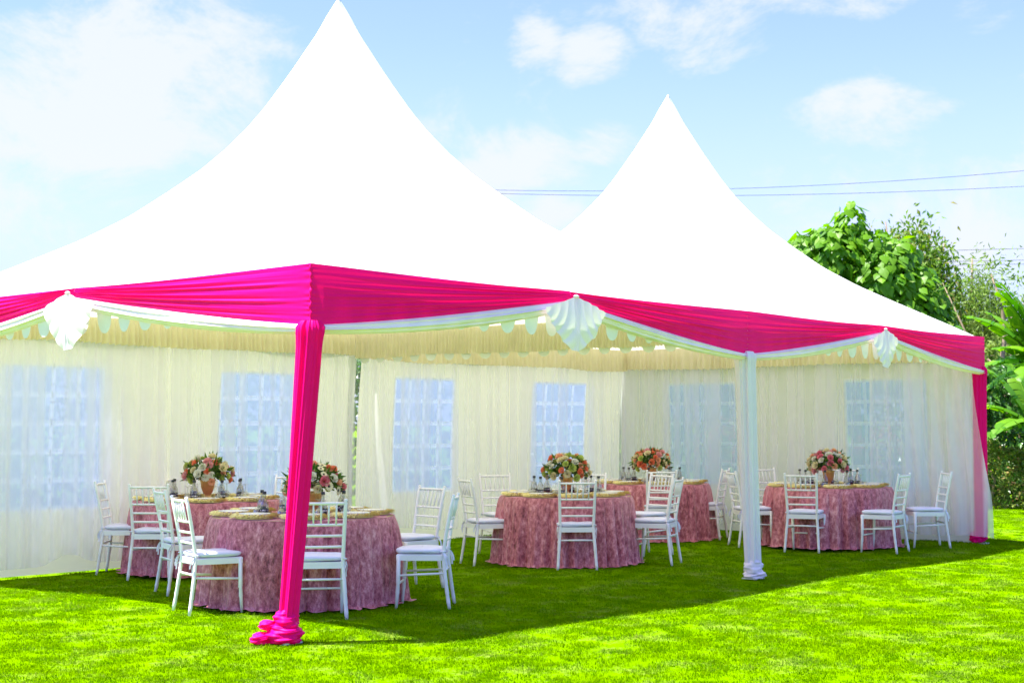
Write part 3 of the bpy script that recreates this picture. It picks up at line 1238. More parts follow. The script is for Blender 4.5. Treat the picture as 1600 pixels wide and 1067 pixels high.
def table_cloth(r, seed):
    g = np.random.default_rng(seed)
    nf = 27
    ph = g.uniform(0, 6.28, 6)

    def drop(u, v):
        a = u * 6.28318
        fold = np.sin(nf * a + 1.6 * np.sin(3 * a + ph[0]) + ph[1])
        fold = 2 * np.abs(np.sin(.5 * nf * a + 1.6 * np.sin(3 * a + ph[0]) + ph[1])) ** .8 - 1.1
        f2 = np.sin(nf * 1.7 * a + 2 * np.sin(2 * a + ph[2]) + ph[3])
        big = np.sin(5 * a + ph[4]) * .5 + np.sin(9 * a + ph[5]) * .35
        # v 0 top edge .. 1 hem
        env = v ** .7
        rr = r + .012 * np.sin(np.minimum(v * 12, 1.57)) + env * (.055 + .050 * fold * (.75 + .6 * big) + .014 * f2 + .02 * big)
        rr = rr + np.where(v > .93, (v - .93) / .07 * (.03 + .02 * fold), 0)
        z = TH - (TH - .012) * np.minimum(v / .95, 1) ** 1.0
        z = z - .010 * (1 - np.minimum(v * 15, 1))*0
        return (rr * np.cos(a), rr * np.sin(a), np.maximum(z + .006 * (v > .95) * (1 + f2), .006))
    V1, F1 = grid(drop, 640, 34)

    def top(u, v):
        a = u * 6.28318
        rr = r * v
        return (rr * np.cos(a), rr * np.sin(a), TH + .003 + .002 * np.sin(a * 7 + v * 5) - .004 * (v > .985))
    V2, F2 = grid(top, 160, 10)
    return npmesh("tablecloth", np.concatenate([V1, V2]), np.concatenate([F1, F2 + len(V1)]), M["velvet"], True)


# place setting meshes
def raffia_mat_mesh():
    V, F = [], []
    g = np.random.default_rng(5)
    # woven disc
    mb = MB().lathe([(0, .006), (.10, .007), (.15, .010), (.152, .001)], 28)
    V += mb.v
    F += mb.f
    for i in range(620):
        a = g.uniform(0, 6.283)
        r0 = g.uniform(.125, .155)
        r1 = r0 + g.uniform(.03, .062)
        a1 = a + g.uniform(-.16, .16)
        z0 = g.uniform(.006, .016)
        z1 = g.uniform(.004, .034)
        wd = g.uniform(.0016, .0034)
        k = len(V)
        am, rm = (a + a1) / 2 + g.uniform(-.05, .05), (r0 + r1) / 2
        for (aa, rr, zz_, ww) in ((a, r0, z0, wd), (am, rm, max(z0, z1) + .008, wd), (a1, r1, z1, wd * .6)):
            V.append((rr * math.cos(aa) - math.sin(aa) * ww, rr * math.sin(aa) + math.cos(aa) * ww, zz_))
            V.append((rr * math.cos(aa) + math.sin(aa) * ww, rr * math.sin(aa) - math.cos(aa) * ww, zz_ + .002))
        F += [(k, k + 1, k + 3, k + 2), (k + 2, k + 3, k + 5, k + 4)]
    m2 = MB()
    m2.v, m2.f = V, F
    return m2.mesh("straw_placemat", M["raffia"], False)


mat_me = raffia_mat_mesh()
charger_me = MB().lathe([(0, .004), (.10, .004), (.135, .008), (.150, .016), (.152, .014), (.13, .001), (0, 0)], 36).mesh("charger_plate", M["charger"])
plate_me = MB().lathe([(0, .006), (.075, .006), (.09, .012), (.128, .022), (.130, .020), (.09, .004), (.07, 0), (0, 0)], 36).mesh("dinner_plate", M["plate"])
gob = [(.0, .150), (.036, .150), (.037, .147), (.006, .142), (.0045, .12), (.005, .085), (.016, .076), (.036, .055), (.042, .030), (.038, .002), (.036, .002), (.040, .030), (.033, .054), (.0, .072)]
glass_me = MB().lathe(gob, 18).mesh("upturned_wine_glass", M["glass"])
bot_me = MB().lathe([(0, .0), (.033, .002), (.035, .008), (.035, .095), (.030, .118), (.016, .142), (.0125, .152), (.0125, .185), (.0145, .187), (.0145, .192), (.0, .193)], 18).mesh("glass_body", M["bottle"])
lab_me = MB().lathe([(.0354, .018), (.0358, .020), (.0358, .066), (.0354, .068)], 18).mesh("label", M["label"])
cap_me = MB().lathe([(.0158, .184), (.0160, .186), (.0160, .206), (.014, .209), (0, .209)], 14).mesh("cap", M["cap"])


def rose_mesh(name, m, petals=13, size=1.0):
    g = np.random.default_rng(11)
    V, F = [], []
    for i in range(petals):
        q = i / (petals - 1)
        a = i * 2.4
        r = (.006 + .016 * q) * size
        h = (.034 - .014 * q) * size
        tilt = .15 + .9 * q
        w_ = (.010 + .012 * q) * size
        k = len(V)
        for jj_ in range(3):
            t = jj_ / 2
            for ii_ in (-1, 0, 1):
                cup = abs(ii_) * .004 * size
                rr = r * (.5 + .5 * t) + math.sin(tilt) * h * t * .8 - cup
                zz_ = math.cos(tilt) * h * t + .004
                ww = w_ * (.6 + .7 * t - .35 * t * t) * ii_
                V.append((rr * math.cos(a) - math.sin(a) * ww, rr * math.sin(a) + math.cos(a) * ww, zz_))
        for jj_ in range(2):
            for ii_ in range(2):
                b = k + jj_ * 3 + ii_
                F.append((b, b + 1, b + 4, b + 3))
    mb = MB()
    mb.v, mb.f = V, F
    return mb.mesh(name, m)


def daisy_mesh(m, mc):
    mb = MB()
    for i in range(14):
        a = i * 6.283 / 14
        ca, sa = math.cos(a), math.sin(a)
        pts = []
        for r, w_, z in ((.006, .003, .006), (.016, .0052, .011), (.028, .0035, .010)):
            pts += [(r * ca - sa * w_, r * sa + ca * w_, z), (r * ca + sa * w_, r * sa - ca * w_, z)]
        mb.add(pts, [(0, 1, 3, 2), (2, 3, 5, 4)])
    k = len(mb.f)
    mb.lathe([(.009, .006), (.007, .011), (0, .013)], 10)
    me = mb.mesh("bloom", [m, mc])
    for p in me.polygons[k:]:
        p.material_index = 1
    return me


fl = {}
for nm, col in dict(coral=(.84, .25, .13), peach=(.84, .45, .28), cream=(.78, .70, .45), white=(.80, .78, .68), blush=(.78, .38, .40),
                    rosepink=(.74, .20, .26), lime=(.52, .60, .16)).items():
    fm = cloth("petal_" + nm, col, .2, col, .6, vary=.12, nscale=60)
    fl[nm] = rose_mesh("bloom", fm)
    fl[nm + "_m"] = fm
fl["daisy"] = daisy_mesh(fl["cream_m"], M["cap"])
M["bouquet_leaf"] = leafmat("bouquet_leaf", (.025, .07, .015), (.10, .20, .03))


def leaf_arrays(P, D, Nn, L, W):
    """P base points, D direction, Nn face normal, L length, W width: folded four-sided leaves -> verts, quads"""
    n = len(P)
    D = D / np.linalg.norm(D, axis=1, keepdims=True)
    side = np.cross(D, Nn)
    side /= np.linalg.norm(side, axis=1, keepdims=True) + 1e-9
    up = np.cross(side, D)
    L = L[:, None]
    W = W[:, None]
    p0 = P
    p1 = P + D * L * .40 + side * W * .5 + up * W * .16
    p2 = P + D * L - up * L * .12
    p3 = P + D * L * .40 - side * W * .5 + up * W * .16
    pm = P + D * L * .5 + up * 0
    V = np.stack([p0, p1, p2, p3, pm], 1).reshape(-1, 3)
    b = np.arange(n)[:, None] * 5
    F = np.concatenate([b + np.array([[0, 1, 4, 4]])[:, :3], b + np.array([[1, 2, 4]]), b + np.array([[2, 3, 4]]), b + np.array([[3, 0, 4]])], 0)
    return V, F


def unit(n, g):
    v = g.normal(size=(n, 3))
    return v / np.linalg.norm(v, axis=1, keepdims=True)


def bouquet(x, y, seed, cols, label, tall=False):
    g = np.random.default_rng(seed)
    t = empty("flower_arrangement", (x, y, TH + .004), g.uniform(0, 6))
    t.scale = (1.32, 1.32, 1.32)
    tag(t, label, "flowers", "bouquet centrepieces on the tables")
    v = MB().lathe([(0, 0), (.044, 0), (.046, .012), (.026, .022), (.022, .035), (.036, .055), (.052, .095), (.056, .135), (.062, .15), (.056, .152), (.050, .13), (0, .12)], 24)
    link("vase", v.mesh("vase", M["gold"]), t)
    cz = .195
    n = 330
    D = unit(n, g)
    D[:, 2] = np.abs(D[:, 2]) * .9 - .25
    D /= np.linalg.norm(D, axis=1, keepdims=True)
    P = D * g.uniform(.04, .15, n)[:, None] * np.array([1.15, 1.15, .85]) + np.array([0, 0, cz])
    V, F = leaf_arrays(P, D + unit(n, g) * .5, unit(n, g), g.uniform(.04, .085, n), g.uniform(.014, .03, n))
    fo = link("foliage", npmesh("foliage", V, F, M["bouquet_leaf"]), t)
    tag(fo, kind="stuff")
    nb_ = 50
    for i in range(nb_):
        z = 1 - 1.38 * (i + .5) / nb_
        a = i * 2.39996 + g.uniform(-.2, .2)
        rr = math.sqrt(max(0, 1 - z * z))
        d = Vector((rr * math.cos(a), rr * math.sin(a), z))
        k = g.uniform(.92, 1.1)
        pos = Vector((d.x * .165 * k, d.y * .165 * k, cz + d.z * .125 * k))
        c = cols[int(g.integers(len(cols)))]
        q = (d + Vector((0, 0, .15))).to_track_quat("Z", "Y").to_euler()
        s = g.uniform(.75, 1.15)
        link("bloom", fl[c], t, pos, q, (s, s, s))
    return t


BQ = {"A": (["coral", "peach", "cream", "white", "daisy", "daisy", "rosepink", "lime"], "bouquet with white daisies and coral lilies, half behind the pink column"),
      "B": (["coral", "coral", "peach", "cream", "cream", "white", "lime", "blush", "white"], "coral and cream rose bouquet in a gold vase on the left rear table"),
      "C": (["coral", "cream", "lime", "lime", "white", "peach"], "loose bouquet of orange and pale green flowers on the middle table"),
      "D": (["coral", "coral", "peach", "cream", "cream", "blush", "lime"], "deep coral bouquet on the small far table"),
      "E": (["white", "white", "cream", "blush", "peach", "rosepink"], "mostly white and blush bouquet in a copper urn on the right table")}
WHERE = ["near left edge", "near edge", "near right edge", "right edge", "far right edge", "far edge", "far left edge", "left edge"]
for ti, (key, (x, y, nm, r)) in enumerate(TABLES.items()):
    t = empty("round_table", (x, y, 0))
    tag(t, "round folding table under the pink cloth: " + nm, "table", "round banquet tables")
    link("tabletop", MB().lathe([(0, TH), (r - .01, TH), (r - .008, TH - .02), (0, TH - .025)], 40).mesh("tabletop", M["wood"], False), t)
    for k in range(4):
        a = k * math.pi / 2 + .6
        link("leg", MB().tube([(r * .72 * math.cos(a), r * .72 * math.sin(a), 0), (r * .6 * math.cos(a), r * .6 * math.sin(a), TH - .025)], .014, 8).mesh("leg", M["steel"]), t)
    cl = link("tablecloth", table_cloth(r, 100 + ti), None, (x, y, 0), (0, 0, ti * 1.3))
    tag(cl, "dusty pink crushed velvet cloth reaching the grass on " + nm, "tablecloth", "crushed velvet tablecloths")
    for k in range(8):
        # bearing seen from the camera side of the table
        be = R(215 - 45 * k) + (.12 if key == "E" else 0)
        s, c = math.sin(be), math.cos(be)
        # level camera frame (right, away) -> tent frame
        dx = s * .6503 + c * .7597
        dy = -s * .7597 + c * .6503
        rp = r - .20
        wh = WHERE[k]
        ja, jb = rng.uniform(-.015, .015, 2)
        px, py = x + dx * rp + ja, y + dy * rp + jb
        rz = rng.uniform(0, 6.28)
        o = link("straw_placemat", mat_me, None, (px, py, TH + .005), (0, 0, rz))
        tag(o, "yellow fringed straw placemat at the %s of %s" % (wh, nm), "placemat", "fringed straw placemats")
        o = link("charger_plate", charger_me, None, (px + .004, py, TH + .016), (0, 0, rz))
        tag(o, "blush pink charger plate at the %s of %s" % (wh, nm), "charger plate", "blush charger plates")
        o = link("dinner_plate", plate_me, None, (px + .004, py, TH + .026), (0, 0, rz))
        tag(o, "white dinner plate at the %s of %s" % (wh, nm), "plate", "white dinner plates")
        # bottle and upturned glass between the plates, towards the middle
        b2 = be + R(20)
        s, c = math.sin(b2), math.cos(b2)
        qx = x + (s * .6503 + c * .7597) * .36 + ja
        qy = y + (-s * .7597 + c * .6503) * .36 + jb
        bo = empty("small_bottle", (qx, qy, TH + .006), rz)
        tag(bo, "small dark labelled bottle, %s of %s" % (wh.replace("edge", "side"), nm), "bottle", "small labelled bottles")
        link("glass_body", bot_me, bo)
        link("label", lab_me, bo)
        link("cap", cap_me, bo)
        b3 = be - R(17)
        s, c = math.sin(b3), math.cos(b3)
        qx = x + (s * .6503 + c * .7597) * .40
        qy = y + (-s * .7597 + c * .6503) * .40
        o = link("upturned_wine_glass", glass_me, None, (qx, qy, TH + .006), (0, 0, rz))
        tag(o, "upturned wine glass at the %s of %s" % (wh.replace("edge", "side"), nm), "wine glass", "upturned wine glasses")
    cols, lab = BQ[key]
    ox, oy = (.06, -.06) if key == "A" else (0, 0)
    bouquet(x + ox, y + oy, 200 + ti, cols, lab)

# ------------------------------------------------------------------ vegetation
M["big_leaf"] = leafmat("broad_leaf", (.06, .19, .006), (.16, .34, .008), .45, .45, .35)
M["mango_leaf"] = leafmat("long_leaf", (.06, .15, .015), (.17, .27, .03), .35, .5, .3, (.22, .20, .05))
M["fine_leaf"] = leafmat("feathery_leaf", (.09, .16, .02), (.20, .28, .06), .3, .6, .2)
M["hedge_leaf"] = leafmat("hedge_leaf", (.03, .11, .02), (.10, .23, .04), .3, .3, .6)
M["shrub_leaf"] = leafmat("shrub_leaf", (.08, .13, .018), (.20, .25, .045), .3, .5, .3, (.26, .16, .06))
M["red_leaf"] = leafmat("red_bract", (.40, .02, .03), (.60, .06, .08), .3, .6, .3)
M["banana"] = leafmat("banana_leaf", (.05, .18, .012), (.16, .33, .012), .4, .45, .25)

RIGHT = np.array([.6503, -.7597])     # plan direction to the right as seen from the tent front
AWAY = np.array([.7597, .6503])


def lobes_to_points(base, lobes, n, g, fill=.55):
    """lobes: (across, away, height, rx, rz) -> points near the lobe surfaces with outward direction"""
    vol = np.array([l[3] ** 2 * l[4] for l in lobes])
    pick = g.choice(len(lobes), n, p=vol / vol.sum())
    L = np.array(lobes)[pick]
    d = unit(n, g)
    r = g.uniform(fill ** 3, 1, n) ** (1 / 3)
    loc = d * r[:, None] * np.stack([L[:, 3], L[:, 3], L[:, 4]], -1)
    x = base[0] + RIGHT[0] * L[:, 0] + AWAY[0] * L[:, 1] + loc[:, 0]
    y = base[1] + RIGHT[1] * L[:, 0] + AWAY[1] * L[:, 1] + loc[:, 1]
    z = L[:, 2] + loc[:, 2]
    return np.stack([x - base[0], y - base[1], z], -1), d


def trunk(parent, base_z, top, r0, r1, limbs, m=None, seed=0, off=(0, 0)):
    g = random.Random(seed)
    mb = MB()
    pts, rad = [], []
    for i in range(9):
        q = i / 8
        pts.append((off[0] + top[0] * q + .06 * math.sin(q * 6 + seed), off[1] + top[1] * q + .06 * math.cos(q * 5 + seed), base_z + (top[2] - base_z) * q))
        rad.append(r0 + (r1 - r0) * q + (.04 * math.exp(-q * 12)))
    mb.tube(pts, rad, 10)
    link("trunk", mb.mesh("trunk", m or M["bark"]), parent)
    for k, (q0, tx, ty, tz) in enumerate(limbs):
        i = int(q0 * 8)
        p = Vector(pts[i])
        e_ = Vector((tx, ty, tz))
        lp = [p + (e_ - p) * s + Vector((.08 * math.sin(s * 5 + k), .08 * math.cos(s * 4 + k), .15 * math.sin(s * 3))) * (1 if 0 < s < 1 else 0) for s in np.linspace(0, 1, 6)]
        mb2 = MB().tube(lp, [rad[i] * .7 * (1 - .85 * s) + .008 for s in np.linspace(0, 1, 6)], 7)
        link("limb", mb2.mesh("limb", m or M["bark"]), parent)


def broad_leaf_mesh(s):
    """one heart shaped leaf, hanging from its stalk, slightly cupped"""
    out = [(0, 0), (.16, -.10), (.36, -.02), (.46, .22), (.30, .55), (.0, 1.0), (-.30, .55), (-.46, .22), (-.36, -.02), (-.16, -.10)]
    mb = MB()
    vs = [(x * s, y * s, (-.35 * x * x - .12 * y * y + (.04 if i % 2 else 0)) * s) for i, (x, y) in enumerate(out)] + [(0, .35 * s, .03 * s)]
    mb.add(vs, [(i, (i + 1) % 10, 10) for i in range(10)])
    return mb


# --- big leaved tree behind the right tent
def big_tree(base, lobes, n, label):
    g = np.random.default_rng(71)
    t = empty("broad_leaved_tree", (*base, 0))
    tag(t, label, "tree")
    trunk(t, 0, (.1, .1, 4.2), .16, .07, [(.5, .9, -.6, 4.6), (.5, -.7, .6, 4.6), (.7, 1.4, -1.4, 4.3), (.8, .1, .2, 5.9), (.6, -.2, -.8, 4.0)], seed=3)
    P, d = lobes_to_points(base, lobes, n, g, .45)
    D = d * .5 + np.array([0, 0, -.75]) + unit(n, g) * .35
    Nn = d * 1.0 + unit(n, g) * .5 + np.array([0, 0, .6])
    L = g.uniform(.15, .29, n)
    # the 300 nearest to the front of the crown, each a leaf of its own
    face = d[:, 0] * (-AWAY[0]) + d[:, 1] * (-AWAY[1]) + .4 * d[:, 2]
    order = np.argsort(-face)
    big = order[:300]
    rest = order[300:]
    lm = broad_leaf_mesh(1.0).mesh("leaf", M["big_leaf"])
    for i in big:
        y_ = Vector(D[i]).normalized()
        z_ = Vector(Nn[i])
        z_ = (z_ - y_ * z_.dot(y_)).normalized()
        x_ = y_.cross(z_)
        rot = Matrix((x_, y_, z_)).transposed().to_euler()
        s = float(L[i]) * 1.0
        link("leaf", lm, t, P[i], rot, (s, s, s))
    # remaining leaves joined
    base_v = np.array(broad_leaf_mesh(1.0).v)
    base_f = np.array([(i, (i + 1) % 10, 10) for i in range(10)])
    Y = D[rest] / np.linalg.norm(D[rest], axis=1, keepdims=True)
    Zv = Nn[rest] - Y * np.sum(Nn[rest] * Y, 1, keepdims=True)
    Zv /= np.linalg.norm(Zv, axis=1, keepdims=True)
    X = np.cross(Y, Zv)
    s = L[rest][:, None, None]
    V = P[rest][:, None, :] + s * (base_v[None, :, 0:1] * X[:, None] + base_v[None, :, 1:2] * Y[:, None] + base_v[None, :, 2:3] * Zv[:, None])
    F = (np.arange(len(rest))[:, None, None] * 11 + base_f[None]).reshape(-1, 3)
    cr = link("crown", npmesh("crown", V.reshape(-1, 3), F, M["big_leaf"]), t)
    tag(cr, kind="stuff")


big_tree((24.06, 8.34), [(-.55, 0, 5.35, .85, .80), (-.12, 0, 6.15, .42, .52), (.95, 0, 5.35, .55, .5), (.35, 0, 5.6, .5, .45), (-1.15, 0, 5.3, .6, .5), (.55, -.2, 4.8, .85, .8), (1.15, -.3, 4.2, .75, .7),
                         (1.35, -.2, 3.4, .75, .8), (-.6, .2, 4.1, 1.1, .9), (.3, 0, 3.6, 1.2, .9), (.75, -.2, 5.25, .5, .4), (-1.5, .2, 4.6, .6, .7), (-1.3, 0, 5.5, .45, .45), (-1.75, 0, 5.2, .4, .4), (1.7, -.2, 3.9, .5, .8), (1.35, -.2, 4.7, .5, .5), (1.9, -.2, 3.5, .45, .7)], 6400,
         "bright green tree with big heart shaped leaves above the right tent's roof edge")


def leafy_tree(name, base, lobes, n, size, ratio, m, label, droop=.4, trunk_args=None, cat="tree", seed=1, fill=.4):
    g = np.random.default_rng(seed)
    t = empty(name, (*base, 0))
    tag(t, label, cat)
    if trunk_args:
        trunk(t, *trunk_args)
    P, d = lobes_to_points(base, lobes, n, g, fill)
    # gather the leaves into twigs so that the crown has clumps and gaps
    cn = max(8, n // 26)
    cc = P[g.choice(n, cn)]
    own = g.integers(0, cn, n)
    P = cc[own] + g.normal(size=(n, 3)) * np.array([l for l in (size[1] * 1.5,) * 3]) * .62
    P[:, 2] = np.maximum(P[:, 2], .02)
    D = d * .6 + unit(n, g) * .7 + np.array([0, 0, -droop])
    L = g.uniform(size[0], size[1], n)
    V, F = leaf_arrays(P, D, unit(n, g) + np.array([0, 0, .8]), L, L * ratio)
    c = link("crown", npmesh("crown", V, F, m), t)
    tag(c, kind="stuff")
    return t


leafy_tree("mango_tree", (28.66, 9.12), [(.0, 0, 6.1, .70, .70), (.45, 0, 5.3, .6, .7), (.2, 0, 4.6, .8, .9), (-.75, 0, 6.5, .2, .3), (.6, 0, 4.2, .6, .9), (-.2, 0, 3.4, 1.2, 1.0)],
           11000, (.12, .23), .40, M["mango_leaf"], "looser tree with narrow drooping leaves behind the broad leaved tree", .6,
           (0, (.1, .1, 5.2), .12, .04, [(.5, .6, -.6, 6.2), (.5, -.5, .6, 6.3), (.7, .5, -.4, 5.8), (.6, -.5, .5, 6.7)], None, 5), seed=5)
leafy_tree("feathery_tree", (31.6, 8.76), [(.1, 0, 5.8, .16, .45), (.1, 0, 5.2, .40, .45), (.3, 0, 4.7, .60, .5), (-.45, 0, 4.9, .28, .28), (-.1, 0, 4.1, .8, .6), (.75, 0, 4.2, .4, .5), (-.8, .2, 3.6, .8, .7), (.3, 0, 3.2, 1.2, .8), (0, .3, 2.2, 1.5, .9)],
           60000, (.09, .19), .18, M["fine_leaf"], "wispy yellow green tree with a pointed top between the trees and the banana plant", .1,
           (0, (.0, .05, 6.0), .10, .02, [(.5, -.8, .9, 5.2), (.5, .9, -.6, 5.0), (.7, -.3, .4, 5.6)], None, 9), seed=6)
leafy_tree("distant_tree", (40, 6.0), [(0, 0, 3.6, 1.6, 1.2), (1.5, 0, 3.2, 1.5, 1.3), (-1.2, 0, 2.6, 1.5, 1.2), (0, 0, 1.4, 2.4, 1.4)],
           4200, (.16, .3), .4, M["hedge_leaf"], "distant dark green tree glimpsed behind the banana leaves", .3,
           (0, (0, 0, 3.4), .14, .05, [(.5, .8, -.6, 4.0)], None, 2), seed=8)

# slender bare trunk rising beside the far pink column
t = empty("slender_tree", (20.9, 3.55, 0))
tag(t, "slender bare pale trunk between the far pink column and the banana plant", "tree")
mb = MB()
tp = [(.12, -.10, 0), (.08, -.06, .8), (.0, 0, 1.6), (-.05, .04, 2.2), (-.06, .07, 2.7), (-.02, .02, 3.2), (-.05, .05, 3.8), (-.2, .2, 4.4)]
mb.tube(tp, [.085, .07, .062, .055, .05, .04, .03, .015], 9)
link("trunk", mb.mesh("trunk", M["bark"]), t)
link("branch", MB().tube([(-.05, .04, 2.3), (-.12, .14, 2.6), (-.26, .27, 2.75)], [.04, .03, .02], 7).mesh("branch", M["bark"]), t)
link("branch", MB().tube([(.02, -.02, 2.4), (.07, -.08, 2.9), (.07, -.09, 3.6)], [.035, .03, .02], 7).mesh("branch", M["bark"]), t)
g = np.random.default_rng(3)
P = g.normal(size=(500, 3)) * np.array([.5, .5, .35]) + np.array([-.1, .1, 4.2])
V, F = leaf_arrays(P, unit(500, g) + np.array([0, 0, -.3]), unit(500, g), g.uniform(.08, .16, 500), g.uniform(.03, .05, 500))
tag(link("crown", npmesh("crown", V, F, M["fine_leaf"]), t), kind="stuff")
# bare twigs sticking up over the roof edge
t = empty("bare_sapling", (27.5, 6.9, 0))
tag(t, "thin bare sapling with crossing twigs before the wispy tree", "tree")
mb = MB()
mb.tube([(0, 0, 0), (.1, -.1, 2.0), (-.1, .15, 3.4), (-.55, .65, 4.9)], [.05, .04, .025, .01], 6)
link("trunk", mb.mesh("trunk", M["bark"]), t)
link("twig", MB().tube([(.0, .05, 2.9), (-.5, .55, 3.9), (-1.2, 1.4, 4.6)], [.025, .018, .007], 6).mesh("twig", M["bark"]), t)
link("twig", MB().tube([(.05, 0, 2.6), (.45, -.6, 3.2), (-.2, .1, 3.1)], [.02, .015, .008], 6).mesh("twig", M["bark"]), t)
link("twig", MB().tube([(.1, -.1, 2.4), (.5, -.6, 3.6), (.85, -1.0, 5.0)], [.025, .018, .007], 6).mesh("twig", M["bark"]), t)


# --- banana plants
def banana_leaf(length, width, arch, seed, torn=.3):
    """blade along +x, arching down, torn here and there, with a midrib"""
    g = np.random.default_rng(seed)
    n = 26
    mb = MB()
    row = []
    for i in range(n + 1):
        q = i / n
        x = length * (q - .12 * q * q * arch)
        z = length * (.42 * math.sin(q * 1.5) * (1 - arch) - .55 * arch * q * q + .12 * q)
        w_ = width * (math.sin(min(1, q * 1.15 + .03) * 3.0) ** .6 if q < .85 else max(.02, (1 - q) / .15) ** .7 * .62)
        row.append((x, z, w_))
    for s in (-1, 1):
        i = 0
        while i < n:
            ln = 1 if g.uniform() < torn else int(g.integers(2, 6))
            j = min(n, i + ln)
            dr = g.uniform(.05, .28)
            vs, k = [], 0
            for m_ in range(i, j + 1):
                x, z, w_ = row[m_]
                gap = .0 if (m_ not in (i, j)) else .25 * length / n * (1 if m_ == i else -1)
                vs += [(x, s * .012, z), (x + gap * .5 + w_ * .12, s * w_ * .55, z + w_ * .10), (x + gap + w_ * .3, s * w_, z - w_ * dr)]
            mb.add(vs, [tuple((a, a + 3, a + 4, a + 1)) for a in [3 * q_ for q_ in range(j - i)]] + [tuple((a + 1, a + 4, a + 5, a + 2)) for a in [3 * q_ for q_ in range(j - i)]])
            i = j
    mb.tube([(x, 0, z - .01) for x, z, w_ in row[::3]], [.022 * (1 - .8 * i / 9) for i in range(len(row[::3]))], 6)
    return mb.mesh("leaf", M["banana"])


def banana_plant(base, stem_h, leaves, label, seed):
    t = empty("banana_plant", (*base, 0))
    tag(t, label, "banana plant", "banana plants at the right edge")
    mb = MB().tube([(0, 0, 0), (.03, .02, stem_h * .5), (0, 0, stem_h)], [.13, .11, .07], 10)
    link("stem", mb.mesh("stem", principled("banana_stem", (.16, .17, .06), .6, vary=.3, sc=(3, 3, .6))), t)
    for i, (az, pitch, ln, wd, arch) in enumerate(leaves):
        me = banana_leaf(ln, wd, arch, seed + i)
        link("leaf", me, t, (0, 0, stem_h - .05), (0, -R(pitch), R(az)))


# azimuths in degrees on the plan; 130 points to the left as seen from the tent front, -50 to the right
banana_plant((17.95, 1.72), 2.5, [(133, 66, 1.5, .27, .12), (150, 40, 1.6, .30, .30), (128, 30, 1.7, .32, .5), (138, 46, 1.7, .30, .3), (112, 34, 1.4, .28, .35), (140, 8, 1.5, .30, .8),
                                   (122, -8, 1.35, .30, .9), (160, 16, 1.3, .28, .6), (-50, 55, 1.7, .28, .4), (-30, 20, 1.7, .30, .7), (30, 50, 1.7, .28, .5),
                                   (215, 30, 1.4, .28, .6), (90, 75, 1.5, .24, .2), (185, 2, 1.3, .28, .8), (-80, 30, 1.6, .3, .6)],
             "banana plant with broad arching leaves at the right edge", 30)
banana_plant((19.3, 2.45), 1.55, [(130, 14, 1.5, .24, .6), (145, -8, 1.4, .24, .8), (115, 40, 1.5, .26, .4), (-50, 40, 1.4, .24, .5), (60, 50, 1.4, .24, .4), (170, 6, 1.3, .24, .8)],
             "lower banana plant whose leaves cross the slender trunk", 60)


# --- hedges and shrubs
def hedge(p0, p1, h, thick, n, m, label, size=(.07, .15), ratio=.55, seed=1, name="hedge", cat="hedge", group=None):
    g = np.random.default_rng(seed)
    p0, p1 = np.array(p0, float), np.array(p1, float)
    c = (p0 + p1) / 2
    L = np.linalg.norm(p1 - p0)
    d = (p1 - p0) / L
    nr = np.array([d[1], -d[0]])
    t = empty(name, (*c, 0))
    tag(t, label, cat, group)
    # lumpy shell plus interior leaves
    s = g.uniform(-.5, .5, n) * L
    a = g.uniform(0, 1, n)
    th = thick * (.75 + .25 * np.sin(s * 2.1 + seed) + .15 * np.sin(s * 5.3))
    hh = h * (1 + .06 * np.sin(s * 1.7 + seed) + .05 * np.sin(s * 4.1))
    side = np.where(g.uniform(size=n) < .5, -1, 1)
    depth = g.uniform(0, 1, n) ** 2.5
    top = g.uniform(size=n) < thick / (thick + 2 * h) * 1.4
    z = np.where(top, hh * (1 - .25 * depth), hh * a)
    o = np.where(top, g.uniform(-.5, .5, n) * th, side * th * .5 * (1 - .8 * depth) * np.minimum(1, 1.6 - z / hh))
    lump = .10 * np.sin(s * 6 + z * 5) + .07 * np.sin(s * 13 - z * 9)
    o = o + lump * side
    P = np.stack([d[0] * s + nr[0] * o, d[1] * s + nr[1] * o, np.maximum(z + lump * top, .03)], -1)
    out = np.stack([nr[0] * side, nr[1] * side, np.where(top, 1.2, .2)], -1)
    D = out * .5 + unit(n, g) * .9
    Ls = g.uniform(size[0], size[1], n)
    V, F = leaf_arrays(P, D, out + unit(n, g) * .7, Ls, Ls * ratio)
    f_ = link("foliage", npmesh("foliage", V, F, m), t)
    tag(f_, kind="stuff")
    st = MB()
    for k in range(int(L / .8) + 1):
        sx = -L / 2 + k * .8 + .2
        st.tube([(d[0] * sx, d[1] * sx, 0), (d[0] * (sx + .1), d[1] * (sx + .1), h * .5), (d[0] * (sx - .1), d[1] * (sx - .1), h * .85)], [.03, .022, .01], 6)
    link("stem", st.mesh("stem", M["bark"]), t)
    return t


HG = "hedges round the lawn"
hedge((19.2, 4.6), (22.4, .2), 2.35, 1.0, 15000, M["hedge_leaf"], "tall glossy leaved hedge behind the slender trunk at the right edge", (.08, .17), .6, 3, group=HG)
hedge((18.3, 3.9), (21.3, -.2), 1.02, .8, 13000, M["shrub_leaf"], "low olive green shrub border along the lawn at the right edge", (.05, .10), .45, 5, "shrub_border", "shrubs")
hedge((20.8, 4.7), (23.8, 1.0), 3.1, 1.0, 5000, M["fine_leaf"], "taller pale green bush behind the glossy hedge at the right edge", (.1, .2), .4, 6, "bush", "bush")
hedge((-8, 17.5), (6, 18.5), 2.9, 1.3, 9000, M["hedge_leaf"], "hedge beyond the lawn behind the left back wall", (.12, .25), .6, 11, group=HG)
hedge((6, 18.5), (19, 16.0), 3.0, 1.3, 9000, M["hedge_leaf"], "hedge beyond the lawn behind the middle back wall", (.12, .25), .6, 12, group=HG)
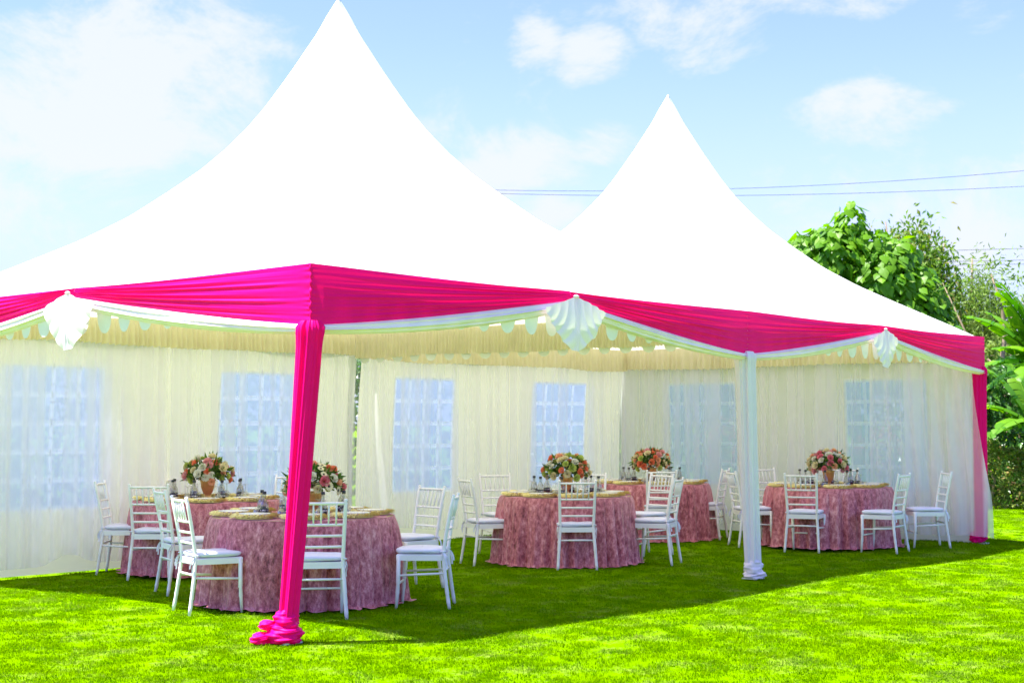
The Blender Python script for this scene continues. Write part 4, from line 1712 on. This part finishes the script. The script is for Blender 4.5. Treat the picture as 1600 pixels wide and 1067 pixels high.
hedge((19.5, 15.5), (20.6, 5.2), 2.4, 1.1, 9000, M["hedge_leaf"], "hedge beyond the end wall, seen through its windows", (.12, .25), .6, 13, group=HG)
hedge((22.4, .0), (27, -9), 2.4, 1.1, 6000, M["hedge_leaf"], "hedge continuing beyond the right picture edge", (.12, .25), .6, 14, group=HG)


def flower_bush(base, h, r, n, label, seed, zc):
    g = np.random.default_rng(seed)
    t = empty("flowering_shrub", (*base, 0))
    tag(t, label, "shrub", "shrubs with red and pink blossom")
    d = unit(n, g)
    P = d * (g.uniform(.6, 1, n)[:, None]) * np.array([r, r, h]) + np.array([0, 0, zc])
    P[:, 2] = np.maximum(P[:, 2], .05)
    k = n // 2
    V, F = leaf_arrays(P[:k], d[:k] + unit(k, g), unit(k, g), g.uniform(.05, .1, k), g.uniform(.04, .07, k))
    tag(link("blossom", npmesh("blossom", V, F, M["red_leaf"]), t), kind="stuff")
    V, F = leaf_arrays(P[k:] * .97, d[k:] + unit(n - k, g), unit(n - k, g), g.uniform(.06, .12, n - k), g.uniform(.03, .06, n - k))
    tag(link("foliage", npmesh("foliage", V, F, M["hedge_leaf"]), t), kind="stuff")
    link("stem", MB().tube([(0, 0, 0), (.03, .02, zc)], [.03, .02], 6).mesh("stem", M["bark"]), t)


flower_bush((19.3, 1.15), .32, .25, 320, "red blossoming shrub under the banana leaves at the right edge", 4, 2.05)
flower_bush((17.2, 7.3), .55, .8, 1400, "pink blossoming shrub outside, seen through the left window of the end wall", 6, 1.1)
flower_bush((18.2, 4.9), .45, .4, 600, "pink blossoming shrub outside, seen through the right window of the end wall", 7, 1.1)

# ------------------------------------------------------------------ power lines


def gpos(X, Z):
    q = np.array([-6.917, -7.758]) + RIGHT * X + AWAY * Z
    return float(q[0]), float(q[1])


XE = (-4.6, 44)
poles = [gpos(XE[0], 60), gpos(XE[1], 60)]
for k, (px, py) in enumerate(poles):
    t = empty("utility_pole", (px, py, 0))
    tag(t, ["wooden utility pole hidden behind the left tent", "wooden utility pole beyond the right picture edge"][k], "utility pole", "poles carrying the overhead wires")
    link("post", MB().tube([(0, 0, 0), (0, 0, 6), (0, 0, 12.5)], [.17, .14, .11], 10).mesh("post", M["pole_wood"]), t)
    
for a0, k_, x0, z0, lab in ((0, .0026, 3.0, 10.98, "uppermost overhead wire crossing the sky between the peaks and the right edge"),
                            (0, .0019, 6.5, 10.78, "overhead wire just below the uppermost one"),
                            (0, .0012, 9.0, 8.46, "lower overhead wire crossing behind the wispy tree"),
                            (0, .0010, 9.0, 8.02, "second lowest overhead wire behind the trees"),
                            (0, .0010, 9.0, 7.86, "lowest overhead wire behind the trees")):
    pts_ = []
    for X in np.linspace(XE[0], XE[1], 60):
        px, py = gpos(X, 60)
        pts_.append((px, py, z0 + k_ * (X - x0) ** 2))
    o = link("power_line", MB().tube(pts_, .0095, 5).mesh("power_line", M["cable"]))
    tag(o, lab, "power line", "overhead wires")
